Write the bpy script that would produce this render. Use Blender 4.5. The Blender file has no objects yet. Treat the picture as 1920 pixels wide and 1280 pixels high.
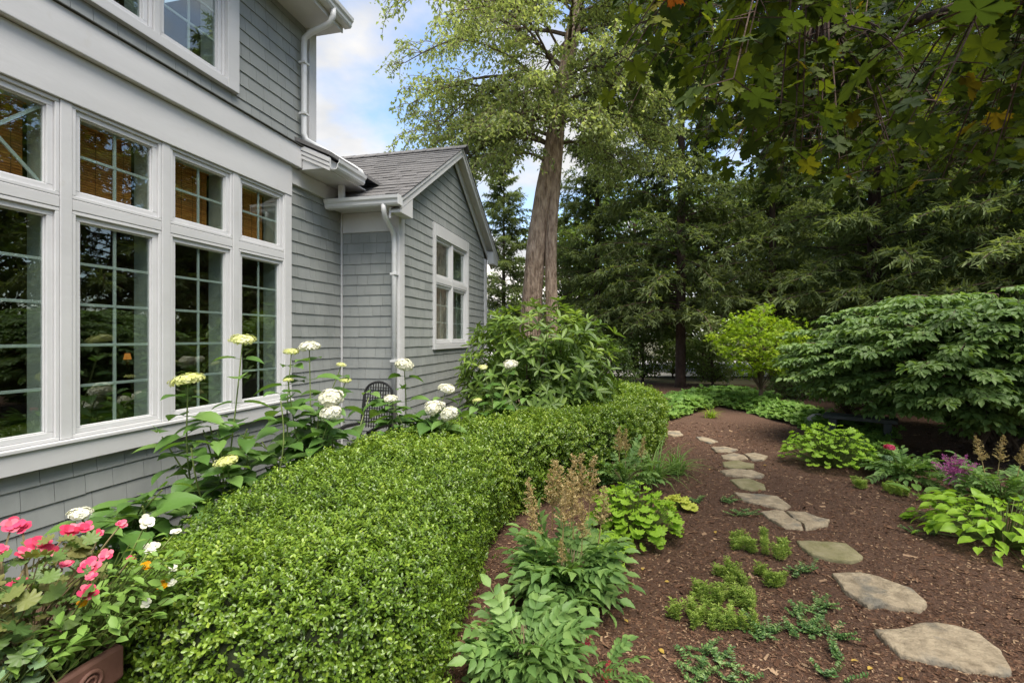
import bpy, bmesh, math, random
import numpy as np
from mathutils import Vector, Matrix, noise
random.seed(7); RNG = np.random.default_rng(11)
R = math.radians
scene = bpy.context.scene
# ------------------------------------------------------------------ camera, sky, sun, exposure
F_PX, CAM_Z, HORIZON = 900.0, 1.6, 632.0
YAW = math.atan(210/900)
cam = bpy.data.cameras.new('camera'); cam_o = bpy.data.objects.new('camera', cam)
scene.collection.objects.link(cam_o); scene.camera = cam_o
cam.sensor_width = 36; cam.lens = 36*F_PX/1920; cam.shift_y = -8/1920
cam.clip_start = 0.05; cam.clip_end = 2000
cam_o.location = (0, 0, CAM_Z); cam_o.rotation_euler = (R(90), 0, YAW)
SUN_EL, SUN_AZ = 66.0, 140.0          # azimuth clockwise from +Y (towards +X)
world = bpy.data.worlds.new('World'); scene.world = world; world.use_nodes = True
def build_world():
    nt = world.node_tree; n = nt.nodes; l = nt.links; n.clear()
    out = n.new('ShaderNodeOutputWorld'); bg = n.new('ShaderNodeBackground'); bg.inputs[1].default_value = 0.15
    sky = n.new('ShaderNodeTexSky'); sky.sky_type = 'NISHITA'; sky.sun_disc = False
    sky.sun_elevation = R(SUN_EL); sky.sun_rotation = R(SUN_AZ); sky.air_density = 1.0; sky.dust_density = 1.5; sky.ozone_density = 1.0
    tc = n.new('ShaderNodeTexCoord'); sep = n.new('ShaderNodeSeparateXYZ'); l.new(tc.outputs['Generated'], sep.inputs[0])
    add = n.new('ShaderNodeMath'); add.operation = 'ADD'; add.inputs[1].default_value = 0.25; l.new(sep.outputs['Z'], add.inputs[0])
    mx = n.new('ShaderNodeMath'); mx.operation = 'MAXIMUM'; mx.inputs[1].default_value = 0.05; l.new(add.outputs[0], mx.inputs[0])
    div = n.new('ShaderNodeVectorMath'); div.operation = 'DIVIDE'
    cmb = n.new('ShaderNodeCombineXYZ')
    for i in range(3): l.new(mx.outputs[0], cmb.inputs[i])
    l.new(tc.outputs['Generated'], div.inputs[0]); l.new(cmb.outputs[0], div.inputs[1])
    mp = n.new('ShaderNodeMapping'); mp.inputs['Location'].default_value = (2.75, 0.35, 0.0); l.new(div.outputs[0], mp.inputs[0])
    nz = n.new('ShaderNodeTexNoise'); nz.inputs['Scale'].default_value = 1.9; nz.inputs['Detail'].default_value = 9; nz.inputs['Roughness'].default_value = 0.52
    l.new(mp.outputs[0], nz.inputs['Vector'])
    rp = n.new('ShaderNodeValToRGB'); rp.color_ramp.elements[0].position = 0.46; rp.color_ramp.elements[1].position = 0.60
    l.new(nz.outputs['Fac'], rp.inputs[0])
    nz2 = n.new('ShaderNodeTexNoise'); nz2.inputs['Scale'].default_value = 5.0; nz2.inputs['Detail'].default_value = 6; l.new(mp.outputs[0], nz2.inputs['Vector'])
    rp2 = n.new('ShaderNodeValToRGB'); rp2.color_ramp.elements[0].color = (2.05, 2.1, 2.2, 1); rp2.color_ramp.elements[1].color = (2.75, 2.72, 2.7, 1)
    rp2.color_ramp.elements[0].position = 0.3; rp2.color_ramp.elements[1].position = 0.65
    l.new(nz2.outputs['Fac'], rp2.inputs[0])
    mix = n.new('ShaderNodeMix'); mix.data_type = 'RGBA'
    l.new(rp.outputs['Color'], mix.inputs['Factor']); l.new(sky.outputs[0], mix.inputs[6]); l.new(rp2.outputs[0], mix.inputs[7])
    l.new(mix.outputs[2], bg.inputs[0]); l.new(bg.outputs[0], out.inputs[0])
build_world()
sun = bpy.data.lights.new('sun', 'SUN'); sun.energy = 3.2; sun.angle = R(45); sun.color = (1.0, 0.93, 0.81)
sun_o = bpy.data.objects.new('sun', sun); scene.collection.objects.link(sun_o)
_d = Vector((math.sin(R(SUN_AZ))*math.cos(R(SUN_EL)), math.cos(R(SUN_AZ))*math.cos(R(SUN_EL)), math.sin(R(SUN_EL))))
sun_o.rotation_euler = (-_d).to_track_quat('-Z', 'Y').to_euler(); sun_o.location = _d*30
vs = scene.view_settings; vs.view_transform = 'Standard'; vs.look = 'None'; vs.exposure = 1.28; vs.gamma = 1.0; vs.use_curve_mapping = False
scene.cycles.max_bounces = 8; scene.cycles.transparent_max_bounces = 12; scene.cycles.transmission_bounces = 6
scene.cycles.use_denoising = True

# ------------------------------------------------------------------ helpers
COL = scene.collection
CA, SA = math.cos(YAW), math.sin(YAW)
def view(x, d, z=0.0):
    """a point x metres to the side of and d metres ahead of where one stands, z above the ground"""
    return Vector((x*CA - d*SA, x*SA + d*CA, z))
def at(px, py, d):
    return view((px-960)/F_PX*d, d, CAM_Z-(py-HORIZON)/F_PX*d)
def ground_at(px, py, z=0.0):
    d = (CAM_Z-z)*F_PX/(py-HORIZON); return view((px-960)/F_PX*d, d, z)
def depth_of(p): return -p[0]*SA + p[1]*CA
def par(o, p):
    if p is not None:
        o.parent = p; o.matrix_parent_inverse = p.matrix_basis.inverted()
    return o
def tag(o, label=None, cat=None, group=None, kind=None):
    if label: o['label'] = label
    if cat: o['category'] = cat
    if group: o['group'] = group
    if kind: o['kind'] = kind
    return o
def empty(name, loc=(0,0,0), label=None, cat=None, group=None):
    o = bpy.data.objects.new(name, None); o.location = loc; o.empty_display_size = 0.1
    COL.objects.link(o); return tag(o, label, cat, group)
def link(name, me, parent=None, M=None):
    o = bpy.data.objects.new(name, me); COL.objects.link(o)
    if M is not None: o.matrix_basis = M
    return par(o, parent)
def frame(loc, axis, nrm, s=1.0, sw=None):
    a = Vector(axis).normalized(); n = Vector(nrm); n = (n - a*n.dot(a))
    n = n.normalized() if n.length > 1e-4 else a.orthogonal().normalized()
    b = n.cross(a); sw = s if sw is None else sw
    return Matrix(((a.x*s, b.x*sw, n.x*s, loc[0]), (a.y*s, b.y*sw, n.y*s, loc[1]), (a.z*s, b.z*sw, n.z*s, loc[2]), (0,0,0,1)))

class MB:
    def __init__(self): self.v = []; self.f = []; self.a = []
    def add(self, vs, fs, var=0.5):
        k = len(self.v); self.v += [tuple(x) for x in vs]; self.f += [tuple(i+k for i in f) for f in fs]; self.a += [var]*len(vs); return self
    def box(self, x0, x1, y0, y1, z0, z1, var=0.5):
        vs = [(x,y,z) for z in (z0,z1) for y in (y0,y1) for x in (x0,x1)]
        return self.add(vs, [(0,2,3,1),(4,5,7,6),(0,1,5,4),(2,6,7,3),(0,4,6,2),(1,3,7,5)], var)
    def prism(self, poly, off, var=0.5):
        """poly: list of 3d points (a loop), off: extrusion vector"""
        n = len(poly); o = Vector(off); p = [Vector(q) for q in poly]
        vs = p + [q+o for q in p]
        fs = [tuple(range(n))[::-1], tuple(range(n, 2*n))] + [(i, (i+1) % n, n+(i+1) % n, n+i) for i in range(n)]
        return self.add(vs, fs, var)
    def tube(self, pts, rad, sides=6, var=0.5, rough=0.0, cap=True):
        pts = [Vector(p) for p in pts]; n = len(pts)
        if not hasattr(rad, '__len__'): rad = [rad]*n
        vs = []; ref = None
        for i, p in enumerate(pts):
            t = (pts[min(i+1, n-1)]-pts[max(i-1, 0)]).normalized()
            if ref is None: ref = t.orthogonal().normalized()
            ref = (ref - t*ref.dot(t)); ref = ref.normalized() if ref.length > 1e-5 else t.orthogonal().normalized()
            b = t.cross(ref)
            for k in range(sides):
                a = 2*math.pi*k/sides; r = rad[i]
                if rough: r *= 1+rough*noise.noise(Vector((math.cos(a)*2.2, math.sin(a)*2.2, 0))+p*1.3)
                vs.append(p + (ref*math.cos(a)+b*math.sin(a))*r)
        fs = [(i*sides+k, i*sides+(k+1) % sides, (i+1)*sides+(k+1) % sides, (i+1)*sides+k) for i in range(n-1) for k in range(sides)]
        if cap: fs += [tuple(range(sides))[::-1], tuple(range((n-1)*sides, n*sides))]
        return self.add(vs, fs, var)
    def mesh(self, name, mat, smooth=False):
        me = bpy.data.meshes.new(name); me.from_pydata(self.v, [], self.f); me.materials.append(mat)
        at_ = me.attributes.new('v', 'FLOAT', 'POINT'); at_.data.foreach_set('value', np.array(self.a, np.float32))
        bm = bmesh.new(); bm.from_mesh(me); bmesh.ops.recalc_face_normals(bm, faces=bm.faces); bm.to_mesh(me); bm.free()
        if smooth: me.polygons.foreach_set('use_smooth', [True]*len(me.polygons))
        return me
    def build(self, name, mat, parent=None, bevel=0.0, smooth=False):
        o = link(name, self.mesh(name, mat, smooth), parent)
        if bevel:
            m = o.modifiers.new('edge', 'BEVEL'); m.width = bevel; m.segments = 2; m.limit_method = 'ANGLE'
        return o
def bx(name, mat, parent, *b, bevel=0.004): return MB().box(*b).build(name, mat, parent, bevel)

# leaf templates: (along, across, up), faces
def T(v, f): return np.array(v, float), f
T_DIAM = T([(0,0,0),(.45,-.5,.14),(1,0,-.06),(.45,.5,.14)], [(0,1,2),(0,2,3)])
T_LEAF = T([(0,0,0),(.3,-.42,.10),(.68,-.42,.10),(1,0,-.08),(.68,.42,.10),(.3,.42,.10),(.5,0,.03)], [(0,1,2,6),(6,2,3),(6,3,4),(0,6,4,5)])
T_BLADE = T([(0,-.5,0),(.35,-.5,.02),(.7,-.35,-.02),(1,0,-.1),(.7,.35,-.02),(.35,.5,.02),(0,.5,0)], [(0,1,5,6),(1,2,4,5),(2,3,4)])
T_PALM = T([(0,0,0),(-.05,-.5,0),(.3,-.17,.03),(.45,-.62,0),(.5,-.13,.03),(1,0,-.1),(.5,.13,.03),(.45,.62,0),(.3,.17,.03),(-.05,.5,0)],
           [(0,1,2),(0,2,3,4),(0,4,5,6),(0,6,7,8),(0,8,9)])
def maple_template():
    half = [(0.02,.03),(-.10,.10),(-.20,.30),(-.10,.34),(-.06,.46),(.04,.40),(.10,.44),(.18,.40),(.20,.28),(.30,.42),(.38,.62),(.46,.52),(.58,.60),(.56,.44),(.66,.40),(.60,.30),(.52,.20),(.62,.20),(.70,.30),(.76,.20),(.88,.20),(.86,.10)]
    out = half + [(1.0, 0.0)] + [(x, -y) for x, y in half[::-1]]
    def up(x, y):
        r = math.hypot(x-.3, y); return -.12*max(0, r-.30)**1.0+.07*(r < .38)*1.0*r/.38+.03*math.sin(9*y)
    v = [(.3, 0, -.02)] + [(x, y*.95, up(x, y)) for x, y in out]
    n = len(out); return T(v, [(0, 1+i, 1+(i+1) % n) for i in range(n)])
T_MAPLE = maple_template()
def heart_template(ser=0.0, n=9):
    half = []
    for i in range(n):
        t = i/(n-1)
        x = t; w = 0.5*math.sin(math.pi*min(1, (t*0.92+0.12)))**0.75*(1.12-0.42*t)
        if i == 0: x, w = 0.0, 0.06
        if i == 1: x, w = 0.0, 0.30
        if i == n-1: w = 0
        if ser and 1 < i < n-1: w *= 1+ser*(1 if i % 2 else -1)
        half.append((x, w))
    v = []; f = []
    for x, w in half:
        dz = .16*x-.34*x*x
        v += [(x, -w, dz+.30*w-.25*w*w), (x, -w*.5, dz+.10*w), (x, 0, dz), (x, w*.5, dz+.10*w), (x, w, dz+.30*w-.25*w*w)]
    for i in range(n-1):
        for k in range(4): f.append((i*5+k, i*5+k+1, (i+1)*5+k+1, (i+1)*5+k))
    return T(v, f)
T_HEART = heart_template(0.05, 12)
def round_template(lobes=7):
    v = [(.42, 0, -.03)]; n = lobes*3
    for i in range(n+1):
        a = -math.pi*0.90 + 1.8*math.pi*i/n
        r = .5*(1+.20*math.cos(lobes*1.0*a*1.11))*(1+.04*(i % 2))
        v.append((.42+r*math.cos(a), r*math.sin(a), .10*math.cos(lobes*a*1.11)-.10*abs(math.cos(a))+.03))
    v.append((.12, 0, 0)); m = len(v)
    return T(v, [(0, i, i+1) for i in range(1, m-1)]+[(0, m-1, 1)])
T_ROUND = round_template()

def unit(a): return a/np.maximum(np.linalg.norm(a, axis=1, keepdims=True), 1e-9)
def leaf_mesh(name, mat, P, A, N, L, W, tmpl, var=None, smooth=False):
    tv, tf = tmpl; P = np.asarray(P, float); n = len(P); m = len(tv)
    A = unit(np.asarray(A, float)); N = np.asarray(N, float); N = N-A*np.sum(A*N, 1, keepdims=True); N = unit(N); B = np.cross(N, A)
    L = np.broadcast_to(np.asarray(L, float), (n,)); W = np.broadcast_to(np.asarray(W, float), (n,))
    V = (P[:,None,:] + A[:,None,:]*(tv[None,:,0:1]*L[:,None,None]) + B[:,None,:]*(tv[None,:,1:2]*W[:,None,None]) + N[:,None,:]*(tv[None,:,2:3]*L[:,None,None])).reshape(-1,3)
    fl = np.concatenate([np.array(f) for f in tf]); cnt = np.array([len(f) for f in tf])
    loops = (fl[None,:] + (np.arange(n)*m)[:,None]).reshape(-1); tot = np.tile(cnt, n); start = np.concatenate([[0], np.cumsum(tot)[:-1]])
    me = bpy.data.meshes.new(name); me.vertices.add(n*m); me.vertices.foreach_set('co', V.astype(np.float32).ravel())
    me.loops.add(len(loops)); me.loops.foreach_set('vertex_index', loops.astype(np.int32))
    me.polygons.add(len(tot)); me.polygons.foreach_set('loop_start', start.astype(np.int32)); me.polygons.foreach_set('loop_total', tot.astype(np.int32))
    if smooth: me.polygons.foreach_set('use_smooth', np.ones(len(tot), bool))
    me.update(calc_edges=True); me.materials.append(mat)
    if var is None: var = RNG.random(n)
    a = me.attributes.new('v', 'FLOAT', 'POINT'); a.data.foreach_set('value', np.repeat(np.asarray(var, np.float32), m))
    return me
def rand_dirs(n):
    return unit(RNG.normal(size=(n,3)))

# ------------------------------------------------------------------ materials
def new_mat(name):
    m = bpy.data.materials.new(name); m.use_nodes = True; nt = m.node_tree
    return m, nt, nt.nodes, nt.links, nt.nodes['Principled BSDF'], nt.nodes['Material Output']
def ramp(n, cols, pos=None):
    r = n.new('ShaderNodeValToRGB'); e = r.color_ramp.elements; k = len(cols)
    while len(e) < k: e.new(0.5)
    for i, c in enumerate(cols): e[i].position = pos[i] if pos else i/(k-1); e[i].color = (*c, 1)
    return r
def leaf_mat(name, cols, rough=0.45, trans=0.3, tcol=None, spec=0.4, pos=None):
    m, nt, n, l, b, out = new_mat(name)
    at_ = n.new('ShaderNodeAttribute'); at_.attribute_name = 'v'
    oi = n.new('ShaderNodeObjectInfo')
    ad = n.new('ShaderNodeMath'); ad.operation = 'MULTIPLY_ADD'; ad.inputs[1].default_value = 0.25
    l.new(oi.outputs['Random'], ad.inputs[0]); l.new(at_.outputs['Fac'], ad.inputs[2])
    sb = n.new('ShaderNodeMath'); sb.operation = 'SUBTRACT'; sb.inputs[1].default_value = 0.125; l.new(ad.outputs[0], sb.inputs[0])
    r = ramp(n, cols, pos); l.new(sb.outputs[0], r.inputs[0]); l.new(r.outputs[0], b.inputs['Base Color'])
    b.inputs['Roughness'].default_value = rough; b.inputs['Specular IOR Level'].default_value = spec
    if trans > 0:
        t = n.new('ShaderNodeBsdfTranslucent'); mixc = n.new('ShaderNodeMix'); mixc.data_type = 'RGBA'; mixc.blend_type = 'MULTIPLY'; mixc.inputs[0].default_value = 1.0
        mixc.inputs[7].default_value = (*(tcol or (1.5, 1.5, 0.7)), 1); l.new(r.outputs[0], mixc.inputs[6]); l.new(mixc.outputs[2], t.inputs[0])
        ms = n.new('ShaderNodeMixShader'); ms.inputs[0].default_value = trans
        l.new(b.outputs[0], ms.inputs[1]); l.new(t.outputs[0], ms.inputs[2]); l.new(ms.outputs[0], out.inputs[0])
    return m
def surf_mat(name, c0, c1, scale=6.0, rough=0.7, bump=0.2, bscale=None, detail=6, stretch=(1,1,1), dist=0.01, spec=0.4, extra=None, rnd=0.0, pos=False):
    m, nt, n, l, b, out = new_mat(name)
    tc = n.new('ShaderNodeTexCoord'); mp = n.new('ShaderNodeMapping'); mp.inputs['Scale'].default_value = stretch; src = n.new('ShaderNodeNewGeometry').outputs['Position'] if pos else tc.outputs['Object']; l.new(src, mp.inputs[0])
    nz = n.new('ShaderNodeTexNoise'); nz.inputs['Scale'].default_value = scale; nz.inputs['Detail'].default_value = detail; nz.inputs['Roughness'].default_value = 0.6
    l.new(mp.outputs[0], nz.inputs[0]); r = ramp(n, [c0, c1], [0.3, 0.7]); l.new(nz.outputs['Fac'], r.inputs[0])
    col = r.outputs[0]
    if extra:
        nz3 = n.new('ShaderNodeTexNoise'); nz3.inputs['Scale'].default_value = extra[1]; nz3.inputs['Detail'].default_value = 5; l.new(src, nz3.inputs[0])
        r3 = ramp(n, [(0,0,0),(1,1,1)], [extra[2], extra[2]+0.12]); l.new(nz3.outputs['Fac'], r3.inputs[0])
        mx = n.new('ShaderNodeMix'); mx.data_type = 'RGBA'; l.new(r3.outputs[0], mx.inputs[0]); l.new(col, mx.inputs[6]); mx.inputs[7].default_value = (*extra[0], 1); col = mx.outputs[2]
    if rnd:
        at_ = n.new('ShaderNodeAttribute'); at_.attribute_name = 'v'; oi = n.new('ShaderNodeObjectInfo')
        ad = n.new('ShaderNodeMath'); ad.operation = 'ADD'; l.new(at_.outputs['Fac'], ad.inputs[0]); l.new(oi.outputs['Random'], ad.inputs[1])
        ml = n.new('ShaderNodeMath'); ml.operation = 'MULTIPLY_ADD'; ml.inputs[1].default_value = rnd; ml.inputs[2].default_value = 1-rnd; l.new(ad.outputs[0], ml.inputs[0])
        hs = n.new('ShaderNodeHueSaturation'); l.new(ml.outputs[0], hs.inputs['Value']); l.new(col, hs.inputs['Color']); col = hs.outputs[0]
    l.new(col, b.inputs['Base Color']); b.inputs['Roughness'].default_value = rough; b.inputs['Specular IOR Level'].default_value = spec
    if bump:
        nz2 = n.new('ShaderNodeTexNoise'); nz2.inputs['Scale'].default_value = bscale or scale*4; nz2.inputs['Detail'].default_value = 5; l.new(mp.outputs[0], nz2.inputs[0])
        bp = n.new('ShaderNodeBump'); bp.inputs['Strength'].default_value = bump; bp.inputs['Distance'].default_value = dist
        l.new(nz2.outputs['Fac'], bp.inputs['Height']); l.new(bp.outputs[0], b.inputs['Normal'])
    return m
def glass_mat():
    m, nt, n, l, b, out = new_mat('window_glass'); n.remove(b)
    fr = n.new('ShaderNodeLayerWeight'); fr.inputs[0].default_value = 0.5
    pw = n.new('ShaderNodeMath'); pw.operation = 'POWER'; pw.inputs[1].default_value = 4.0
    g = n.new('ShaderNodeBsdfGlossy'); g.inputs['Roughness'].default_value = 0.0; g.inputs[0].default_value = (.95, .97, .96, 1)
    t = n.new('ShaderNodeBsdfTransparent'); t.inputs[0].default_value = (.82, .88, .85, 1)
    k = n.new('ShaderNodeMath'); k.operation = 'MULTIPLY_ADD'; k.inputs[1].default_value = 0.92; k.inputs[2].default_value = 0.10; k.use_clamp = True
    nz = n.new('ShaderNodeTexNoise'); nz.inputs['Scale'].default_value = 2.2; nz.inputs['Detail'].default_value = 1
    tc = n.new('ShaderNodeTexCoord'); l.new(tc.outputs['Object'], nz.inputs[0])
    bp = n.new('ShaderNodeBump'); bp.inputs['Strength'].default_value = 0.05; bp.inputs['Distance'].default_value = 0.02; l.new(nz.outputs['Fac'], bp.inputs['Height']); l.new(bp.outputs[0], g.inputs['Normal'])
    ms = n.new('ShaderNodeMixShader'); l.new(fr.outputs['Facing'], pw.inputs[0]); l.new(pw.outputs[0], k.inputs[0]); l.new(k.outputs[0], ms.inputs[0]); l.new(t.outputs[0], ms.inputs[1]); l.new(g.outputs[0], ms.inputs[2]); l.new(ms.outputs[0], out.inputs[0])
    return m
M = {}
M['trim'] = surf_mat('white_painted_wood', (.50,.50,.50), (.57,.57,.57), 3.0, .55, .12, 46, stretch=(1,.3,1), dist=.006, extra=((.50,.49,.47), 9.0, .64))
M['trim_fine'] = surf_mat('white_window_paint', (.55,.55,.552), (.60,.60,.602), 4.0, .4, .05, 40)
M['siding'] = surf_mat('grey_painted_shingle', (.232,.246,.238), (.282,.296,.284), 5.0, .62, .45, 30, stretch=(1,1,.35), dist=.004, rnd=.09, extra=((.212,.228,.218), 1.6, .56), pos=True)
M['wallcore'] = surf_mat('dark_wall_paper', (.05,.055,.055), (.07,.07,.07), 5.0)
M['gutter'] = surf_mat('white_aluminium', (.54,.55,.55), (.62,.63,.63), 2.0, .35, .03, 30, extra=((.45,.46,.42), 7.0, .66))
M['roof'] = surf_mat('grey_asphalt_shingle', (.085,.083,.083), (.165,.160,.160), 60.0, .9, .5, 160, rnd=.22)
M['flash'] = surf_mat('dark_flashing', (.05,.05,.045), (.10,.10,.09), 14.0, .7, .3)
M['glass'] = glass_mat()
M['interior'] = surf_mat('brown_interior_wall', (.24,.12,.075), (.30,.15,.10), 2.0, .8, 0)
M['interior_floor'] = surf_mat('interior_floor', (.06,.04,.025), (.1,.06,.04), 4.0, .5, 0)
M['jamb'] = surf_mat('interior_jamb', (.50,.51,.47), (.56,.57,.53), 4.0, .5, 0)
M['bamboo'] = surf_mat('woven_bamboo', (.55,.17,.028), (.85,.36,.08), 60.0, .6, .3, 90, stretch=(1,.12,1), rnd=.3)
M['cord'] = surf_mat('blind_cord', (.20,.09,.03), (.26,.12,.05), 20.0, .8, 0)
M['soil'] = surf_mat('mulch', (.056,.028,.016), (.14,.077,.048), 55.0, .95, 1.0, 130, dist=.02, extra=((.13,.075,.05), 75.0, .60))
M['chip'] = leaf_mat('mulch_chips', [(.050,.024,.013),(.108,.055,.032),(.155,.086,.052),(.17,.10,.06),(.34,.23,.14)], .85, 0, spec=.2, pos=[0,.32,.6,.85,1])
M['earth'] = surf_mat('far_earth', (.05,.05,.02), (.09,.08,.04), 0.8, .95, .5, 6)
M['drive'] = surf_mat('pale_driveway', (.42,.40,.38), (.52,.50,.48), 1.2, .9, .3, 30)
M['stone'] = surf_mat('sandstone', (.19,.150,.098), (.39,.32,.220), 14.0, .9, 1.0, 30, dist=.02, extra=((.16,.145,.115), 5.0, .53))
M['moss'] = surf_mat('mossy_stone', (.15,.14,.06), (.25,.22,.13), 7.0, .9, .9, 34, dist=.012)
M['bark'] = surf_mat('peeling_bark', (.13,.078,.050), (.56,.42,.31), 20.0, .9, 1.0, 30, stretch=(1,1,.25), dist=.06, detail=12)
M['bark_dark'] = surf_mat('dark_bark', (.035,.022,.016), (.09,.055,.04), 9.0, .95, 1.0, 24, stretch=(1,1,.4), dist=.03)
M['twig'] = surf_mat('grey_twig', (.07,.05,.035), (.14,.10,.07), 12.0, .9, .4)
M['stem'] = surf_mat('green_stem', (.09,.13,.03), (.15,.19,.05), 12.0, .6, 0)
M['stem_brown'] = surf_mat('brown_stem', (.13,.10,.05), (.20,.16,.08), 12.0, .7, 0)
M['black'] = surf_mat('black_iron', (.012,.012,.013), (.02,.02,.02), 9.0, .45, .1)
M['terra'] = surf_mat('brown_terracotta', (.10,.045,.032), (.17,.085,.062), 6.0, .7, .4, 30, dist=.006, extra=((.22,.14,.11), 8.0, .62))
M['darkstone'] = surf_mat('dark_stone', (.03,.037,.042), (.06,.07,.075), 7.0, .6, .4)
M['greystone'] = surf_mat('grey_rock', (.20,.19,.17), (.34,.32,.29), 7.0, .9, .8)
M['brownwood'] = surf_mat('brown_board', (.10,.045,.025), (.15,.07,.04), 6.0, .8, .3)
G3 = lambda *c: list(c)
M['box'] = leaf_mat('boxwood_leaf', G3((.036,.080,.010),(.088,.160,.016),(.160,.255,.024),(.31,.39,.06)), .34, .22, spec=.5)
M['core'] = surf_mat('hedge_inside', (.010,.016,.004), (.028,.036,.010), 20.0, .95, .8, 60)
M['birch'] = leaf_mat('birch_leaf', G3((.16,.205,.085),(.25,.305,.135),(.37,.42,.215)), .55, .5, spec=.25)
M['spruce'] = leaf_mat('spruce_needles', G3((.070,.095,.038),(.125,.165,.062),(.20,.245,.10)), .65, .45, spec=.25)
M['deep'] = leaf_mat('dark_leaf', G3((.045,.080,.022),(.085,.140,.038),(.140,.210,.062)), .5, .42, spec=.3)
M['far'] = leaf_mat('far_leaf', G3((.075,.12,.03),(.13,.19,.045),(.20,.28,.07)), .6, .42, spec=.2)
M['euon'] = leaf_mat('euonymus_leaf', G3((.075,.135,.038),(.125,.210,.058),(.205,.300,.095)), .55, .34, spec=.4)
M['jmaple'] = leaf_mat('chartreuse_leaf', G3((.13,.22,.015),(.23,.34,.022),(.38,.46,.05)), .5, .45, tcol=(1.4,1.4,.5), spec=.25)
M['maple'] = leaf_mat('maple_leaf', G3((.020,.036,.012),(.050,.078,.014),(.105,.135,.014),(.17,.100,.018),(.20,.065,.020)), .62, .45, tcol=(1.5,1.4,.5), spec=.12, pos=[0,.4,.75,.9,1])
M['hyd'] = leaf_mat('hydrangea_leaf', G3((.055,.120,.025),(.085,.175,.035),(.145,.25,.06)), .45, .30, spec=.35)
M['rhodo'] = leaf_mat('rhododendron_leaf', G3((.055,.105,.022),(.115,.190,.035),(.24,.34,.06)), .45, .28, spec=.35)
M['astil'] = leaf_mat('astilbe_leaf', G3((.095,.185,.050),(.150,.265,.070),(.225,.350,.100)), .5, .32, spec=.35)
M['lime'] = leaf_mat('lime_leaf', G3((.16,.30,.020),(.25,.42,.035),(.38,.52,.07)), .45, .32, spec=.35)
M['limey'] = leaf_mat('yellow_lime_leaf', G3((.36,.42,.05),(.50,.55,.09),(.62,.64,.16)), .45, .3, spec=.35)
M['cover'] = leaf_mat('ground_cover_leaf', G3((.06,.14,.025),(.12,.23,.04),(.20,.32,.07)), .5, .3, spec=.3)
M['grass'] = leaf_mat('grass_blade', G3((.09,.17,.04),(.15,.26,.06),(.24,.36,.10)), .45, .35, spec=.3)
M['sedum'] = leaf_mat('sedum_leaf', G3((.18,.28,.045),(.28,.39,.07),(.42,.50,.13)), .5, .3, spec=.3)
M['vinca'] = leaf_mat('vinca_leaf', G3((.050,.115,.030),(.085,.175,.045),(.22,.32,.10)), .4, .2, spec=.45)
M['tan'] = leaf_mat('tan_plume', G3((.33,.24,.10),(.46,.35,.17),(.56,.46,.25)), .8, .25, spec=.1)
M['red_plume'] = leaf_mat('red_plume', G3((.45,.02,.05),(.6,.03,.09),(.7,.07,.16)), .8, .25, tcol=(1.2,.9,.9), spec=.1)
M['purple_plume'] = leaf_mat('purple_plume', G3((.40,.10,.28),(.55,.16,.40),(.65,.25,.5)), .8, .25, tcol=(1.1,.9,1.1), spec=.1)
M['white_fl'] = leaf_mat('white_petal', G3((.60,.60,.44),(.70,.69,.57),(.77,.76,.69)), .6, .25, tcol=(1,1,.9), spec=.2)
M['green_fl'] = leaf_mat('green_yellow_petal', G3((.50,.54,.16),(.62,.64,.28),(.72,.71,.44)), .6, .25, tcol=(1,1,.7), spec=.2)
M['pink_fl'] = leaf_mat('pink_petal', G3((.52,.035,.08),(.66,.07,.17),(.74,.24,.30)), .6, .35, tcol=(1.1,.8,.9), spec=.25)
M['yellow_fl'] = leaf_mat('yellow_petal', G3((.70,.30,.005),(.82,.48,.01),(.85,.6,.03)), .5, .3, tcol=(1.1,1,.5), spec=.25)
M['bego'] = leaf_mat('begonia_leaf', G3((.055,.11,.03),(.11,.18,.045),(.19,.18,.06)), .45, .3, spec=.4)
M['ivy'] = leaf_mat('ivy_leaf', G3((.09,.17,.075),(.16,.25,.13),(.30,.38,.25)), .5, .2, spec=.35)
M['dryleaf'] = leaf_mat('dry_leaf', G3((.30,.17,.07),(.48,.33,.07),(.34,.20,.09)), .7, .2, spec=.2)
M['lamp'] = None
# ------------------------------------------------------------------ ground
def noise_grid(name, x0, x1, y0, y1, nx, ny, z, amp, mat):
    vs = []; fs = []
    for j in range(ny+1):
        for i in range(nx+1):
            x = x0+(x1-x0)*i/nx; y = y0+(y1-y0)*j/ny
            vs.append((x, y, z+amp*(noise.noise(Vector((x*1.1, y*1.1, 0)))+.5*noise.noise(Vector((x*5, y*5, 3))))))
    for j in range(ny):
        for i in range(nx):
            k = j*(nx+1)+i; fs.append((k, k+1, k+nx+2, k+nx+1))
    me = bpy.data.meshes.new(name); me.from_pydata(vs, [], fs); me.materials.append(mat)
    me.polygons.foreach_set('use_smooth', [True]*len(fs))
    return tag(link(name, me), kind='structure')
tag(MB().add([(-500,-500,-.08),(500,-500,-.08),(500,500,-.08),(-500,500,-.08)], [(0,1,2,3)]).build('ground', M['earth']), kind='structure')
noise_grid('mulch_bed', -3.46, 13.0, -4.0, 17.5, 150, 190, 0.0, 0.014, M['soil'])
dv = [view(-6, 20, -.03), view(60, 20, -.03), view(60, 33, -.03), view(-6, 33, -.03)]
tag(MB().add(dv, [(0,1,2,3)]).build('driveway', M['drive']), kind='structure')

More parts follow.
